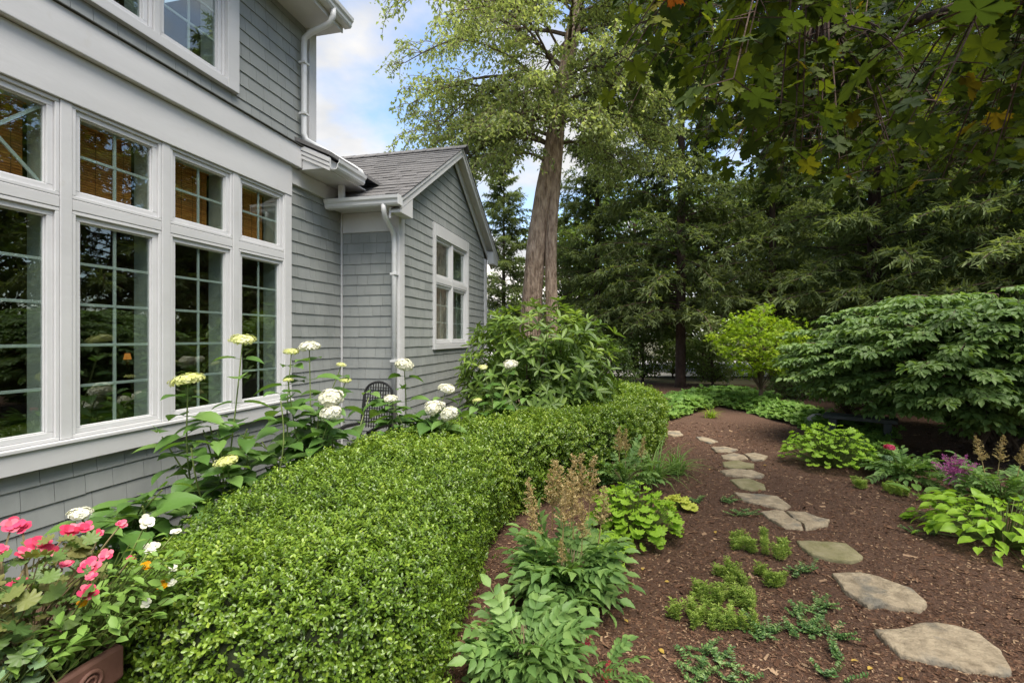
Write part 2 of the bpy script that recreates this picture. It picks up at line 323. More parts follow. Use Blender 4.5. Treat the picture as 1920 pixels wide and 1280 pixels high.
# ------------------------------------------------------------------ the house
house = empty('house', (-4.5, 4.0, 0), 'grey shingled two storey house with white trim and tall windows', 'house')
XW, XU, XG, XB = -3.44, -3.42, -2.66, -3.36        # main wall face, upper wall, gable wall, band face
YR, YE, YU = 5.37, 9.17, 4.815                      # return wall, gable end, upper storey end
Z_TOP = 2.896; EXPO = 0.129
wall_main = MB()
wall_main.box(-3.60, -3.47, -2.5, YR+.1, -.05, .86)
wall_main.box(-3.60, -3.47, -2.5, 0.93, .86, 3.7)
wall_main.box(-3.60, -3.47, .93, YR+.1, 3.10, 3.7)
wall_main.box(-3.60, -3.47, 4.345, YR+.1, .86, 3.10)
wall_main = wall_main.build('wall', M['wallcore'], house)
UW = (2.32, 3.56, 3.90, 5.00)                       # upper window opening
wu = MB(); wu.box(-3.60, -3.455, -2.5, UW[0], 3.7, 5.6); wu.box(-3.60, -3.455, UW[1], YU-.02, 3.7, 5.6)
wu.box(-3.60, -3.455, UW[0], UW[1], 3.7, UW[2]); wu.box(-3.60, -3.455, UW[0], UW[1], UW[3], 5.6)
wu.box(-8.5, -3.455, YU-.16, YU-.02, 3.4, 5.6)
wall_upper = wu.build('wall', M['wallcore'], house)
wall_ret = MB().box(-3.46, XG-.035, YR+.03, YR+.16, -.05, 3.25).build('wall', M['wallcore'], house)
GW = (6.53, 7.97, 1.50, 3.08)                       # gable window opening
wg = MB(); x0, x1 = XG-.18, XG-.035
wg.box(x0, x1, YR+.16, GW[0], -.05, 3.2); wg.box(x0, x1, GW[1], YE, -.05, 3.2); wg.box(x0, x1, GW[0], GW[1], -.05, GW[2]); wg.box(x0, x1, GW[0], GW[1], GW[3], 3.2)
wg.prism([(x0, YR+.16, 3.2), (x0, YE, 3.2), (x0, 7.30, 4.50), (x0, 7.24, 4.50)], (x1-x0, 0, 0))
wg.box(-8, x0, YE-.14, YE, -.05, 3.2)
wall_gable = wg.build('wall', M['wallcore'], house)

# shingles: a wedge, 1 wide (local y), 1 high (local z)
def shingle_mesh():
    b, t, k = .0155, .004, 1.12
    v = [(0,0,0),(b,0,0),(0,1,0),(b,1,0),(0,0,k),(t,0,k),(0,1,k),(t,1,k)]
    return MB().add(v, [(0,2,3,1),(4,5,7,6),(0,1,5,4),(2,6,7,3),(0,4,6,2),(1,3,7,5)]).mesh('shingle', M['siding'])
SH = shingle_mesh(); SHINGLES = []                  # (wall, matrix, size)
def lay(wall, origin, along, out, u0, u1, z_hi, z_lo, skip, clip=None, wmin=.10, wmax=.24):
    along = Vector(along); out = Vector(out); row = 0
    z = Z_TOP + EXPO*math.ceil((z_hi-Z_TOP)/EXPO)
    while z > z_lo:
        zb = z-EXPO; u = u0 - random.random()*.1
        while u < u1:
            w = random.uniform(wmin, wmax); a, b_ = max(u, u0), min(u+w, u1)
            if u1-b_ < .04: b_ = u1
            u += w
            segs = [(a, b_)]
            zt = min(z, z_hi)
            for (s0, s1, q0, q1) in skip:
                if zt <= q0+.003 or zb >= q1-.003: continue
                if zb < q0 < zt-.02 or zb+.02 < q1 < zt:          # cut at the casing: keep what lies outside the opening
                    pass
                new = []
                for p, q in segs:
                    if q <= s0 or p >= s1: new.append((p, q)); continue
                    if p < s0: new.append((p, s0))
                    if q > s1: new.append((s1, q))
                    lo_, hi_ = max(p, s0), min(q, s1)
                    if zb < q0-.01 and hi_-lo_ > .01: SHL(wall, origin, along, out, lo_, hi_, zb, q0, z)
                    if zt > q1+.01 and hi_-lo_ > .01: SHL(wall, origin, along, out, lo_, hi_, q1, zt, z)
                segs = new
            for p, q in segs:
                if q-p < .012: continue
                if clip and zt > min(clip(p), clip(q)):
                    k = max(1, math.ceil((q-p)/.06))
                    for i in range(k):
                        p2, q2 = p+(q-p)*i/k, p+(q-p)*(i+1)/k; top = min(zt, clip((p2+q2)/2))
                        if top-zb > .02: SHL(wall, origin, along, out, p2, q2, zb, top, z)
                    continue
                SHL(wall, origin, along, out, p, q, zb, zt, z)
        z -= EXPO
def SHL(wall, origin, along, out, a, b, zb, zt, zc):
    o = Vector(origin)+along*(a+.0016)+Vector((0,0,zb+random.uniform(-.003,.002)))
    w = b-a-.0032; h = zt-zb
    Mx = Matrix(((out.x, along.x*w, 0, o.x), (out.y, along.y*w, 0, o.y), (0, 0, h, o.z), (0,0,0,1)))
    p = o+along*w/2; d = depth_of(p); 
    if d < .3: vis = 0
    else:
        sx = (p.x*CA+p.y*SA)/d*F_PX+960; sy = HORIZON-(p.z-CAM_Z)/d*F_PX
        tocam = (Vector((0,0,CAM_Z))-p).normalized()
        vis = w*h/d/d*max(0, tocam.dot(out)) if -20 < sx < 1940 and -20 < sy < 1300 else 0
    SHINGLES.append((wall, Mx, vis))
lay(wall_main, (-3.468,0,0), (0,1,0), (1,0,0), -2.4, YR+.012, .805, -.02, [])
lay(wall_main, (-3.468,0,0), (0,1,0), (1,0,0), 4.405, YR+.012, 3.225, .805, [])
lay(wall_upper, (-3.453,0,0), (0,1,0), (1,0,0), -2.0, YU-.125, 5.03, 3.665, [(2.16, 3.685, 3.80, 5.06)])
lay(wall_ret, (0,YR+.028,0), (1,0,0), (0,-1,0), -3.452, XG-.10, Z_TOP, .0, [])
roofline = lambda y: 3.245+.64*min(y-YR, YE+.01-y)
lay(wall_gable, (XG-.033,0,0), (0,1,0), (1,0,0), YR+.14, YE-.10, 4.55, .0, [(6.47, 8.05, 1.42, 3.26)], clip=roofline)
SHINGLES.sort(key=lambda s: -s[2])
rest = {}
for i, (w, Mx, vis) in enumerate(SHINGLES):
    if i < 300: link('shingle', SH, w, Mx)
    else: rest.setdefault(w.name, (w, []))[1].append(Mx)
for w, ms in rest.values():
    mb = MB(); sv = [v.co.copy() for v in SH.vertices]; sf = [tuple(p.vertices) for p in SH.polygons]
    for Mx in ms: mb.add([Mx @ v for v in sv], sf, random.random())
    tag(mb.build('shingles', M['siding'], w), kind='stuff')

# trim on the main wall
tr, tf = M['trim'], M['trim_fine']
bx('frieze_board', tr, house, -3.47, -3.405, -2.4, 4.402, 3.085, 3.40)
bx('frieze_board', tr, house, -3.47, -3.425, 4.404, YR+.02, 3.23, 3.40)
bx('sill_board', tr, house, -3.47, -3.40, -2.4, 4.402, .808, .93)
bx('sill_nose', tr, house, -3.47, -3.385, -2.4, 4.404, .932, .955)
mids = [2.342+.679*k for k in (-2,-1,0,1,2)]
for k, y in enumerate(mids): bx('mullion_board', tr, house, -3.58, -3.418, y-.069, y-.002, .957, 3.083)
bx('casing', tr, house, -3.58, -3.412, 4.299, 4.403, .957, 3.083)
bx('casing', tr, house, -3.58, -3.412, .80, .913, .957, 3.083)
for k in range(5):
    y = mids[k]; bx('transom_bar', tr, house, -3.58, -3.422, y, y+.608, 2.408, 2.478)
# belt band with flashing above
bx('belt_band', tr, house, -3.48, XB, -2.4, 4.50, 3.405, 3.635, bevel=.006)
MB().prism([(-3.48,-2.4,3.637),(XB+.02,-2.4,3.637),(XB+.02,-2.4,3.643),(-3.455,-2.4,3.672),(-3.48,-2.4,3.672)], (0, 6.98, 0)).build('flashing', M['flash'], house)
# inner corner bead and corner boards
bx('corner_bead', tr, house, -3.452, -3.432, YR-.012, YR+.010, -.02, 3.2, bevel=.002)
bx('corner_board', tr, house, -3.5, -3.408, YU-.125, YU, 3.66, 5.03)
bx('corner_board', tr, house, -3.62, -3.50, YU-.02, YU+.018, 3.66, 5.03)
bx('corner_board', tr, house, XG-.10, XG+.004, YR-.004, YR+.034, -.02, 3.14)
bx('corner_board', tr, house, XG-.035, XG+.006, YR+.036, YR+.138, -.02, 3.14)
bx('corner_board', tr, house, XG-.035, XG+.006, YE-.098, YE+.02, -.02, 3.14)
bx('frieze_board', tr, house, -3.43, XG-.10, YR+.002, YR+.03, Z_TOP+.002, 3.14)

def window_unit(y0, y1, z0, z1, xf, cols, rows, diag=False, name='window'):
    """a sash in a wall that faces +x; xf is the face of its frame"""
    w = empty(name, (xf, (y0+y1)/2, z0)); par(w, house)
    def ring(nm, a, b, c, d, t, xa, xb, mat, parent=w):
        mb = MB(); mb.box(xa, xb, a, b, c, c+t); mb.box(xa, xb, a, b, d-t, d); mb.box(xa, xb, a, a+t, c+t+.0005, d-t-.0005); mb.box(xa, xb, b-t, b, c+t+.0005, d-t-.0005)
        return mb.build(nm, mat, parent, .003)
    ring('frame', y0, y1, z0, z1, .022, xf-.12, xf, tf)
    ring('sash', y0+.0235, y1-.0235, z0+.0235, z1-.0235, .034, xf-.07, xf-.016, tf)
    a, b, c, d = y0+.0575, y1-.0575, z0+.0575, z1-.0575
    ring('bead', a+.0003, b-.0003, c+.0003, d-.0003, .008, xf-.050, xf-.030, tf)
    MB().box(xf-.046, xf-.042, a+.001, b-.001, c+.001, d-.001).build('pane', M['glass'], w)
    mx0, mx1 = xf-.064, xf-.052
    for i in range(1, cols):
        y = a+(b-a)*i/cols; MB().box(mx0, mx1, y-.0095, y+.0095, c, d).build('muntin', tf, w, .002)
    for j in range(1, rows):
        z = c+(d-c)*j/rows; MB().box(mx0-.001, mx1+.001, a, b, z-.0095, z+.0095).build('muntin', tf, w, .002)
    if diag:
        for s in (1, -1):
            p0 = Vector((mx0, a, c if s > 0 else d)); p1 = Vector((mx0, b, d if s > 0 else c)); t = (p1-p0).normalized(); nn = Vector((0,-t.z,t.y))*.0095
            MB().prism([p0-nn, p1-nn, p1+nn, p0+nn], (.012+.002*s, 0, 0)).build('muntin', tf, w)
    mb = MB(); mb.box(xf-.24, xf-.121, y0, y0+.02, z0, z1); mb.box(xf-.24, xf-.121, y1-.02, y1, z0, z1); mb.box(xf-.24, xf-.121, y0+.02, y1-.02, z0, z0+.02); mb.box(xf-.24, xf-.121, y0+.02, y1-.02, z1-.02, z1)
    mb.build('jamb', M['jamb'], w)
    return w
for k in range(5):
    y = mids[k]
    window_unit(y, y+.608, .957, 2.405, -3.424, 2, 5)
    window_unit(y, y+.608, 2.481, 3.082, -3.424, 2, 2, diag=(k == 1)) if k != 1 else window_unit(y, y+.608, 2.481, 3.082, -3.424, 1, 1, diag=True)
# upper window pair
for (a, b) in ((2.325, 2.885), (2.935, 3.555)): window_unit(a, b, 3.88, 5.0, -3.435, 2, 4)
bx('mullion_board', tr, house, -3.54, -3.418, 2.886, 2.934, 3.86, 5.0)
bx('casing', tr, house, -3.54, -3.400, 3.556, 3.685, 3.806, 5.03)
bx('casing', tr, house, -3.54, -3.400, 2.16, 2.324, 3.806, 5.03)
bx('casing', tr, house, -3.54, -3.402, 2.325, 3.555, 3.804, 3.879)
# gable windows
gy = [(6.545, 7.235), (7.275, 7.965)]
for a, b in gy:
    window_unit(a, b, 2.47, 3.075, XG-.012, 1, 1); window_unit(a, b, 1.505, 2.40, XG-.012, 2, 3)
    bx('transom_bar', tr, house, XG-.15, XG-.006, a, b, 2.402, 2.468)
bx('mullion_board', tr, house, XG-.15, XG-.004, 7.236, 7.274, 1.505, 3.075)
bx('casing', tr, house, XG-.15, XG+.008, 6.47, 6.543, 1.50, 3.258); bx('casing', tr, house, XG-.15, XG+.008, 7.967, 8.05, 1.50, 3.258)
bx('casing', tr, house, XG-.15, XG+.008, 6.545, 7.965, 3.078, 3.258); bx('casing', tr, house, XG-.15, XG+.012, 6.47, 8.05, 1.42, 1.498)

# soffits, gutters, eaves
def gutter(name, p0, along, length, out, parent=house):
    """ogee gutter; p0 is the back top corner at one end"""
    a = Vector(along)*length; o = Vector(out); p = Vector(p0); up = Vector((0,0,1))
    prof = [(0,0),(0,-.105),(.075,-.105),(.090,-.085),(.094,-.055),(.112,-.035),(.118,0),(.108,0),(.104,-.03),(.086,-.05),(.082,-.08),(.070,-.095),(.010,-.095),(.010,0)]
    return MB().prism([p+o*x+up*z for x, z in prof], a).build(name, M['gutter'], parent)
# lower eave past the upper storey corner
bx('soffit', tr, house, -3.47, -3.10, 4.53, 5.36, 3.402, 3.418)
bx('fascia', tr, house, -3.10, -3.082, 4.53, 5.16, 3.39, 3.52)
gutter('gutter', (-3.081, 4.585, 3.505), (0,1,0), .56, (1,0,0))
MB().prism([(-3.36,4.50,3.39),(-3.03,4.50,3.39),(-3.03,4.50,3.50),(-3.36,4.50,3.655)], (0,.03,0)).build('eave_end', tr, house, .003)
for k in range(3):
    z = -.045*k; MB().prism([(-3.36,4.486-.004*(2-k),3.60+z),(-3.025,4.486-.004*(2-k),3.447+z),(-3.025,4.486-.004*(2-k),3.477+z),(-3.36,4.486-.004*(2-k),3.630+z)], (0,.0135+.004*(2-k),0)).build('eave_moulding', tr, house)
MB().prism([(-3.02,4.486,3.52),(-6.4,4.486,5.05),(-6.4,4.486,5.09),(-3.02,4.486,3.56)], (0, 2.4, 0)).build('roof', M['roof'], house)
# upper eave
bx('soffit', tr, house, -3.47, -3.10, -2.4, YU+.02, 5.032, 5.05)
bx('fascia', tr, house, -3.10, -3.082, -2.4, YU+.02, 5.02, 5.18)
gutter('gutter', (-3.081, -2.4, 5.185), (0,1,0), 2.4+YU+.05, (1,0,0))
MB().prism([(-3.06,-2.4,5.19),(-7.0,-2.4,7.2),(-7.0,-2.4,7.25),(-3.04,-2.4,5.225)], (0, 2.4+YU+.06, 0)).build('roof', M['roof'], house)
# downspouts: flattened pipes
def pipe(name, pts, w=.062, d=.045, parent=house):
    mb = MB(); mb.tube(pts, w*.5, 10)
    return mb.build(name, M['gutter'], parent, smooth=True)
pipe('downspout', [(-3.02,4.55,5.10),(-3.02,4.55,5.02),(-3.06,4.55,4.95),(-3.30,4.55,4.88),(-3.37,4.55,4.83),(-3.375,4.55,4.7),(-3.375,4.55,3.80),(-3.36,4.56,3.74),(-3.30,4.62,3.70),(-3.08,5.02,3.585),(-3.02,5.10,3.545),(-3.0,5.12,3.49)])
for z in (4.55, 4.0): bx('strap', M['gutter'], house, -3.412, -3.337, 4.51, 4.59, z, z+.022, bevel=0)
bx('leader', M['gutter'], house, -3.30, -3.235, 5.07, 5.12, 3.22, 3.40)

# gable roof
RS = 0.64; YA = 7.275; ZR = 4.62
ye0, ye1 = 5.09, YA+(YA-5.09); ze = ZR-RS*(YA-ye0)
xr0, xr1 = -7.5, XG+.17
for (yy) in (ye0, ye1):
    MB().prism([(xr0,yy,ze-.05),(xr0,YA,ZR-.05),(xr0,YA,ZR-.012),(xr0,yy,ze-.012)], (xr1-xr0,0,0)).build('roof_deck', M['flash'], house)
def roof_shingles(side):
    mb = MB(); sl = math.hypot(1, RS); L = (YA-ye0)*sl; n = int(L/.14)
    dirv = Vector((0, 1*side, RS)).normalized(); nrm = Vector((0, -RS*side, 1)).normalized(); e = Vector((0, ye0 if side > 0 else ye1, ze-.008))
    for r in range(n+1):
        x = xr0+random.random()*.2
        while x < xr1+.01:
            w = random.choice((.12,.16,.2,.28,.34)); xb = min(x+w, xr1+.015)
            if xb-x > .02:
                t = random.choice((.008,.009,.014)); a = e+dirv*(r*.14-.02+random.uniform(-.004,.004)); b = e+dirv*min(r*.14+.15, L)
                p = [a+nrm*.004, a+nrm*(.004+t), b+nrm*.005, b+nrm*.002]
                mb.prism([q+Vector((x,0,0)) for q in p], (xb-x-.003,0,0), random.random())
            x += w
    return tag(mb.build('roof_shingles', M['roof'], house), kind='stuff')
roof_shingles(1); roof_shingles(-1)
mb = MB(); x = xr0
while x < xr1:
    mb.prism([(x,YA-.11,ZR-.055),(x,YA,ZR+.018),(x,YA+.11,ZR-.055),(x,YA+.11,ZR-.040),(x,YA,ZR+.036),(x,YA-.11,ZR-.040)], (.235,0,.006), random.random()); x += .22
mb.build('ridge_cap', M['roof'], house)
# rake boards and cornice return
for s, yy in ((1, ye0), (-1, ye1)):
    def rk(nm, xa, xb, top, bot, ya=yy, s=s):
        MB().prism([(xa,ya,ze-top),(xa,YA,ZR-top),(xa,YA,ZR-bot),(xa,ya,ze-bot)], (xb-xa,0,0)).build(nm, tr, house, .003)
    rk('rake_soffit', XG-.03, XG+.14, .052, .066)
    rk('rake_board', XG+.007, XG+.030, .067, .245)
    rk('rake_fascia', XG+.141, XG+.158, .020, .150)
    rk('rake_moulding', XG+.1585, XG+.172, .018, .062)
for e_, w_ in ((ye0, YR+.05), (ye1, YE-.05)):
    MB().prism([(XG+.031,e_,3.04),(XG+.031,w_,3.04),(XG+.031,w_,ze-.152+RS*abs(w_-e_)),(XG+.031,e_,ze-.152)], (.124,0,0)).build('cornice_return', tr, house, .003)
bx('soffit', tr, house, -3.43, XG+.13, 5.12, YR+.03, 3.142, 3.158)
bx('fascia', tr, house, -3.43, XG+.13, 5.10, 5.119, 3.12, ze-.055)
gutter('gutter', (-3.435, 5.098, ze-.005), (1,0,0), XG+.17+3.435, (0,-1,0))
bx('gutter_end_cap', M['gutter'], house, XG+.171, XG+.178, 4.98, 5.10, ze-.115, ze-.003, bevel=.002)
pipe('downspout', [(XG-.03,5.04,3.13),(XG-.03,5.04,3.06),(XG-.035,5.07,3.0),(XG-.04,5.24,2.90),(XG-.045,5.31,2.84),(XG-.045,5.325,2.75),(XG-.045,5.325,.25)])
for z in (2.35, 1.3): bx('strap', M['gutter'], house, XG-.085, XG-.005, 5.29, YR-.006, z, z+.025, bevel=0)

# dim room behind the windows
rm = MB(); rm.box(-8.0, -7.9, -2.5, 5.2, 0, 3.6); rm.box(-8.0, -3.62, 5.2, 5.3, 0, 3.6); rm.box(-8.0,-3.62,-2.6,-2.5,0,3.6)
rm.build('interior_wall', M['interior'], house)
bx('interior_floor', M['interior_floor'], house, -7.9, -3.62, -2.5, 5.2, .40, .5, bevel=0)
bx('interior_ceiling', M['interior_floor'], house, -7.9, -3.62, -2.5, 5.2, 3.3, 3.4, bevel=0)
bx('interior_wall', M['interior'], house, -6.0, -5.9, 5.9, 9.0, 0, 3.2, bevel=0)
bx('interior_ceiling', M['interior_floor'], house, -7.9, XG-.2, 5.6, 9.0, 3.10, 3.14, bevel=0)
bx('interior_wall', M['interior'], house, -5.4, -5.3, -2.4, 4.6, 3.6, 5.6, bevel=0)

# bamboo blinds hanging in the transoms
def blind():
    b = empty('bamboo_blind'); mb = MB()
    for i in range(30):
        z = -.02-i*.0178; mb.box(-.004, .002+.002*random.random(), .03, .545, z-.0075, z+.0075, random.random())
    tag(mb.build('slats', M['bamboo'], b), kind='stuff')
    for y in (.09, .18, .29, .40, .485): MB().box(.005, .0065, y-.0014, y+.0014, -.56, 0).build('cord', M['cord'], b)
    MB().box(-.02, .02, .02, .555, -.005, .03).build('head_rail', M['bamboo'], b)
    MB().box(-.03, .03, .03, .545, -.60, -.555).build('rolled_hem', M['bamboo'], b, .012)
    return b
names = ['bamboo blind in the transom out of frame past the crossed grille', 'bamboo blind behind the transom with the crossed diagonal grille', 'bamboo blind in the transom right of the crossed grille',
         'bamboo blind in the third transom along, between two grilled transoms', 'bamboo blind in the narrowest looking transom beside the plain siding']
b0 = blind()
for k in (1, 2, 3, 4):
    if k == 1: o = b0
    else:
        o = b0.copy(); COL.objects.link(o)
        for ch in b0.children: c = ch.copy(); COL.objects.link(c); c.parent = o
    o.location = (-3.66, mids[k]+.015, 3.06); tag(o, names[k], 'blind', 'bamboo blinds in the transom windows')
# small lit table lamp in the room
lamp_m, nt_, n_, l_, b_, o_ = new_mat('lit_lampshade'); b_.inputs['Base Color'].default_value = (.8,.4,.12,1); b_.inputs['Emission Color'].default_value = (1,.36,.07,1); b_.inputs['Emission Strength'].default_value = .22
lp = at(239, 668, 5.6); lamp = empty('table_lamp', (lp.x, lp.y, .5), 'small lit table lamp inside the room behind the tall window', 'lamp')
MB().tube([(lp.x,lp.y,lp.z-.035),(lp.x,lp.y,lp.z+.035)], [.04,.026], 16, cap=False).build('lamp_shade', lamp_m, lamp)
MB().tube([(lp.x,lp.y,.98),(lp.x,lp.y,1.0),(lp.x,lp.y,1.08),(lp.x,lp.y,lp.z-.05)], [.07,.07,.04,.012], 12).build('lamp_base', M['brownwood'], lamp)
tb = empty('side_table', (lp.x, lp.y, .5), 'dark wooden side table under the lit lamp inside', 'table')
bx('table_top', M['brownwood'], tb, lp.x-.25, lp.x+.25, lp.y-.25, lp.y+.25, .955, .98)
for sx in (-1, 1):
    for sy in (-1, 1): bx('leg', M['brownwood'], tb, lp.x+sx*.21-.02, lp.x+sx*.21+.02, lp.y+sy*.21-.02, lp.y+sy*.21+.02, .5, .955)
# ------------------------------------------------------------------ stepping stones
def from_crop(pts, ox, oy, s): return [(ox+x/s, oy+y/s) for x, y in pts]
C7 = lambda p: from_crop(p, 1240, 950, 2.824); C5 = lambda p: from_crop(p, 1200, 500, 2.667)
stones = [
 (C7([(1130,632),(1250,628),(1340,605),(1460,595),(1560,612),(1690,660),(1800,740),(1850,830),(1850,868),(1800,868),(1700,850),(1600,840),(1540,820),(1430,800),(1270,765),(1200,700)]), 'stone', 'largest tan stepping stone, nearest whole stone in the path'),
 (C7([(910,340),(1050,333),(1150,355),(1220,385),(1330,420),(1400,480),(1400,515),(1360,528),(1230,515),(1170,500),(1100,510),(1050,480),(970,425)]), 'stone', 'tan stepping stone with a pit in its middle, second from the nearest whole one'),
 (C7([(715,168),(800,170),(980,180),(1030,220),(1065,250),(1050,268),(1000,277),(880,262),(800,240),(740,200)]), 'moss', 'olive tinged stepping stone between the pitted stone and the cracked stone'),
 (C7([(525,15),(600,8),(650,15),(690,50),(740,75),(750,105),(650,98),(570,50)]), 'stone', 'left half of the stepping stone split by a crack'),
 (C7([(660,13),(760,18),(830,45),(890,60),(880,85),(800,102),(764,106),(748,76),(697,48)]), 'stone', 'right half of the stepping stone split by a crack'),
 (C5([(470,1120),(600,1130),(690,1140),(760,1190),(720,1203),(620,1183),(520,1160)]), 'stone', 'pale jagged stepping stone just beyond the cracked stone'),
 (C5([(450,1055),(540,1050),(620,1080),(630,1105),(560,1110),(500,1097)]), 'moss', 'mossy green stepping stone beyond the pale jagged one'),
 (C5([(400,1012),(460,1003),(560,1010),(620,1030),(610,1045),(520,1042),(430,1031)]), 'stone', 'long pale stepping stone just beyond the mossy green one'),
 (C5([(410,970),(490,962),(570,980),(570,998),(480,1001),(420,990)]), 'moss', 'dull greenish stepping stone before the side by side pair'),
 (C5([(405,938),(470,925),(520,935),(540,953),(470,960),(415,952)]), 'stone', 'stepping stone of the side by side pair, nearer the boxwood hedge'),
 (C5([(524,930),(570,922),(640,940),(620,958),(560,960),(548,948)]), 'stone', 'stepping stone of the side by side pair, away from the hedge'),
 (C5([(355,897),(420,893),(490,908),(450,921),(380,917)]), 'stone', 'stepping stone just beyond the side by side pair'),
 (C5([(280,845),(330,848),(390,868),(350,876),(300,862)]), 'stone', 'small stepping stone where the path bends toward the hedge end'),
 (C5([(140,815),(200,818),(215,835),(170,842),(135,832)]), 'stone', 'farthest stepping stone beside the rounded hedge end'),
 ([(1785,1279),(1830,1273),(1868,1277),(1880,1290),(1850,1320),(1800,1320)], 'stone', 'stone edge peeking in at the bottom, the one closer to the path middle'),
 ([(1888,1277),(1925,1273),(1960,1280),(1950,1315),(1895,1315)], 'stone', 'stone edge peeking in at the bottom corner'),
]
for pts, m, lab in stones:
    q = [ground_at(x, y, .03) for x, y in pts]; c = sum(q, Vector())/len(q)
    fine = []
    for i, p in enumerate(q):                                   # roughen the outline
        nx = q[(i+1) % len(q)]
        for t in (0, .25, .5, .75):
            r = p.lerp(nx, t); k = 1+.034*noise.noise(r*9)+.03*noise.noise(r*26)
            fine.append(c+(r-c)*k)
    n = len(fine); rings = [(1.03,-.06),(1.012,.0),(1.0,.013),(.975,.019),(.93,.022),(.7,.023),(.4,.024)]
    vs = []; fs = []
    for s, z in rings:
        for p in fine:
            r = c+(p-c)*s; zz = z + (.006*noise.noise(r*7)+.003*noise.noise(r*22) if z > 0.012 else 0)
            if 'pit' in lab and z > .02:
                g = ground_at(1638, 1097, .03); e = ((r.x-g.x)/.10)**2+((r.y-g.y)/.05)**2; zz -= .015*math.exp(-e)
            vs.append((r.x, r.y, zz))
    for k in range(len(rings)-1):
        for i in range(n): fs.append((k*n+i, k*n+(i+1) % n, (k+1)*n+(i+1) % n, (k+1)*n+i))
    vs.append((c.x, c.y, .024)); fs += [((len(rings)-1)*n+i, (len(rings)-1)*n+(i+1) % n, len(vs)-1) for i in range(n)]
    tag(MB().add(vs, fs).build('stepping_stone', M[m], smooth=True), lab, 'stone', 'stepping stones in the mulch path')

# mulch chips
def mulch():
    n = 100000
    d = 1.9*np.exp(RNG.random(n)*math.log(9.0/1.9)); x = d*(RNG.random(n)*1.62-.52)
    P = np.stack([x*CA-d*SA, x*SA+d*CA, np.zeros(n)], 1); P = P[P[:,0] > -3.3]; n = len(P); d = -P[:,0]*SA+P[:,1]*CA
    z = np.array([.014*(noise.noise(Vector((a*1.1, b*1.1, 0)))+.5*noise.noise(Vector((a*5, b*5, 3)))) for a, b in P[:,:2]]); P[:,2] = z+.002
    az = RNG.random(n)*6.283; A = np.stack([np.cos(az), np.sin(az), RNG.normal(0,.22,n)], 1); N = np.stack([RNG.normal(0,.35,n), RNG.normal(0,.35,n), np.ones(n)], 1)
    L = RNG.uniform(.007,.022,n)*(.75+.12*d)*(1+1.2*(RNG.random(n) > .96)); W = L*RNG.uniform(.22,.5,n)
    chip = T([(0,-.5,0),(1,-.4,.05),(.95,.5,.0),(.05,.4,.10)], [(0,1,2),(0,2,3)])
    v = RNG.random(n)**1.5
    me = leaf_mesh('mulch_chips', M['chip'], P, A, N, L, W, chip, v)
    tag(link('mulch_chips', me), 'loose brown bark mulch chips covering the garden bed', 'mulch', kind='stuff')
mulch()
spots = [(886,1040+30,.02),(1078,1115,.02),(1215,945,.02),(1340,995,.02),(1395,1020,.02),(1120,1065,.02),(1330,880,.02),(1352,872,.02),(1437,872,.02),(1610,1238,.03),(1635,1250,.025),(1690,1275,.02),(1770,1215,.02),(1205,1068,.02),(1255,1090,.02),(1170,1160,.02),(1235,1215,.025)]
T_OAK = T_LEAF
fl = leaf_mesh('fallen_leaf', M['dryleaf'], [(0,0,0)], [(1,0,0)], [(0,0,1)], .055, .036, T_LEAF, [.5])
for i, (px, py, z) in enumerate(spots):
    p = ground_at(px, py, .012); o = link('fallen_leaf', fl, None, Matrix.Translation(p) @ Matrix.Rotation(random.uniform(0,6.28), 4, 'Z') @ Matrix.Rotation(random.uniform(-.35,.35), 4, 'X') @ Matrix.Scale(random.uniform(.4,.8), 4))
    tag(o, 'small yellow brown fallen leaf lying loose on the dark mulch', 'fallen leaf', 'fallen leaves on the mulch')

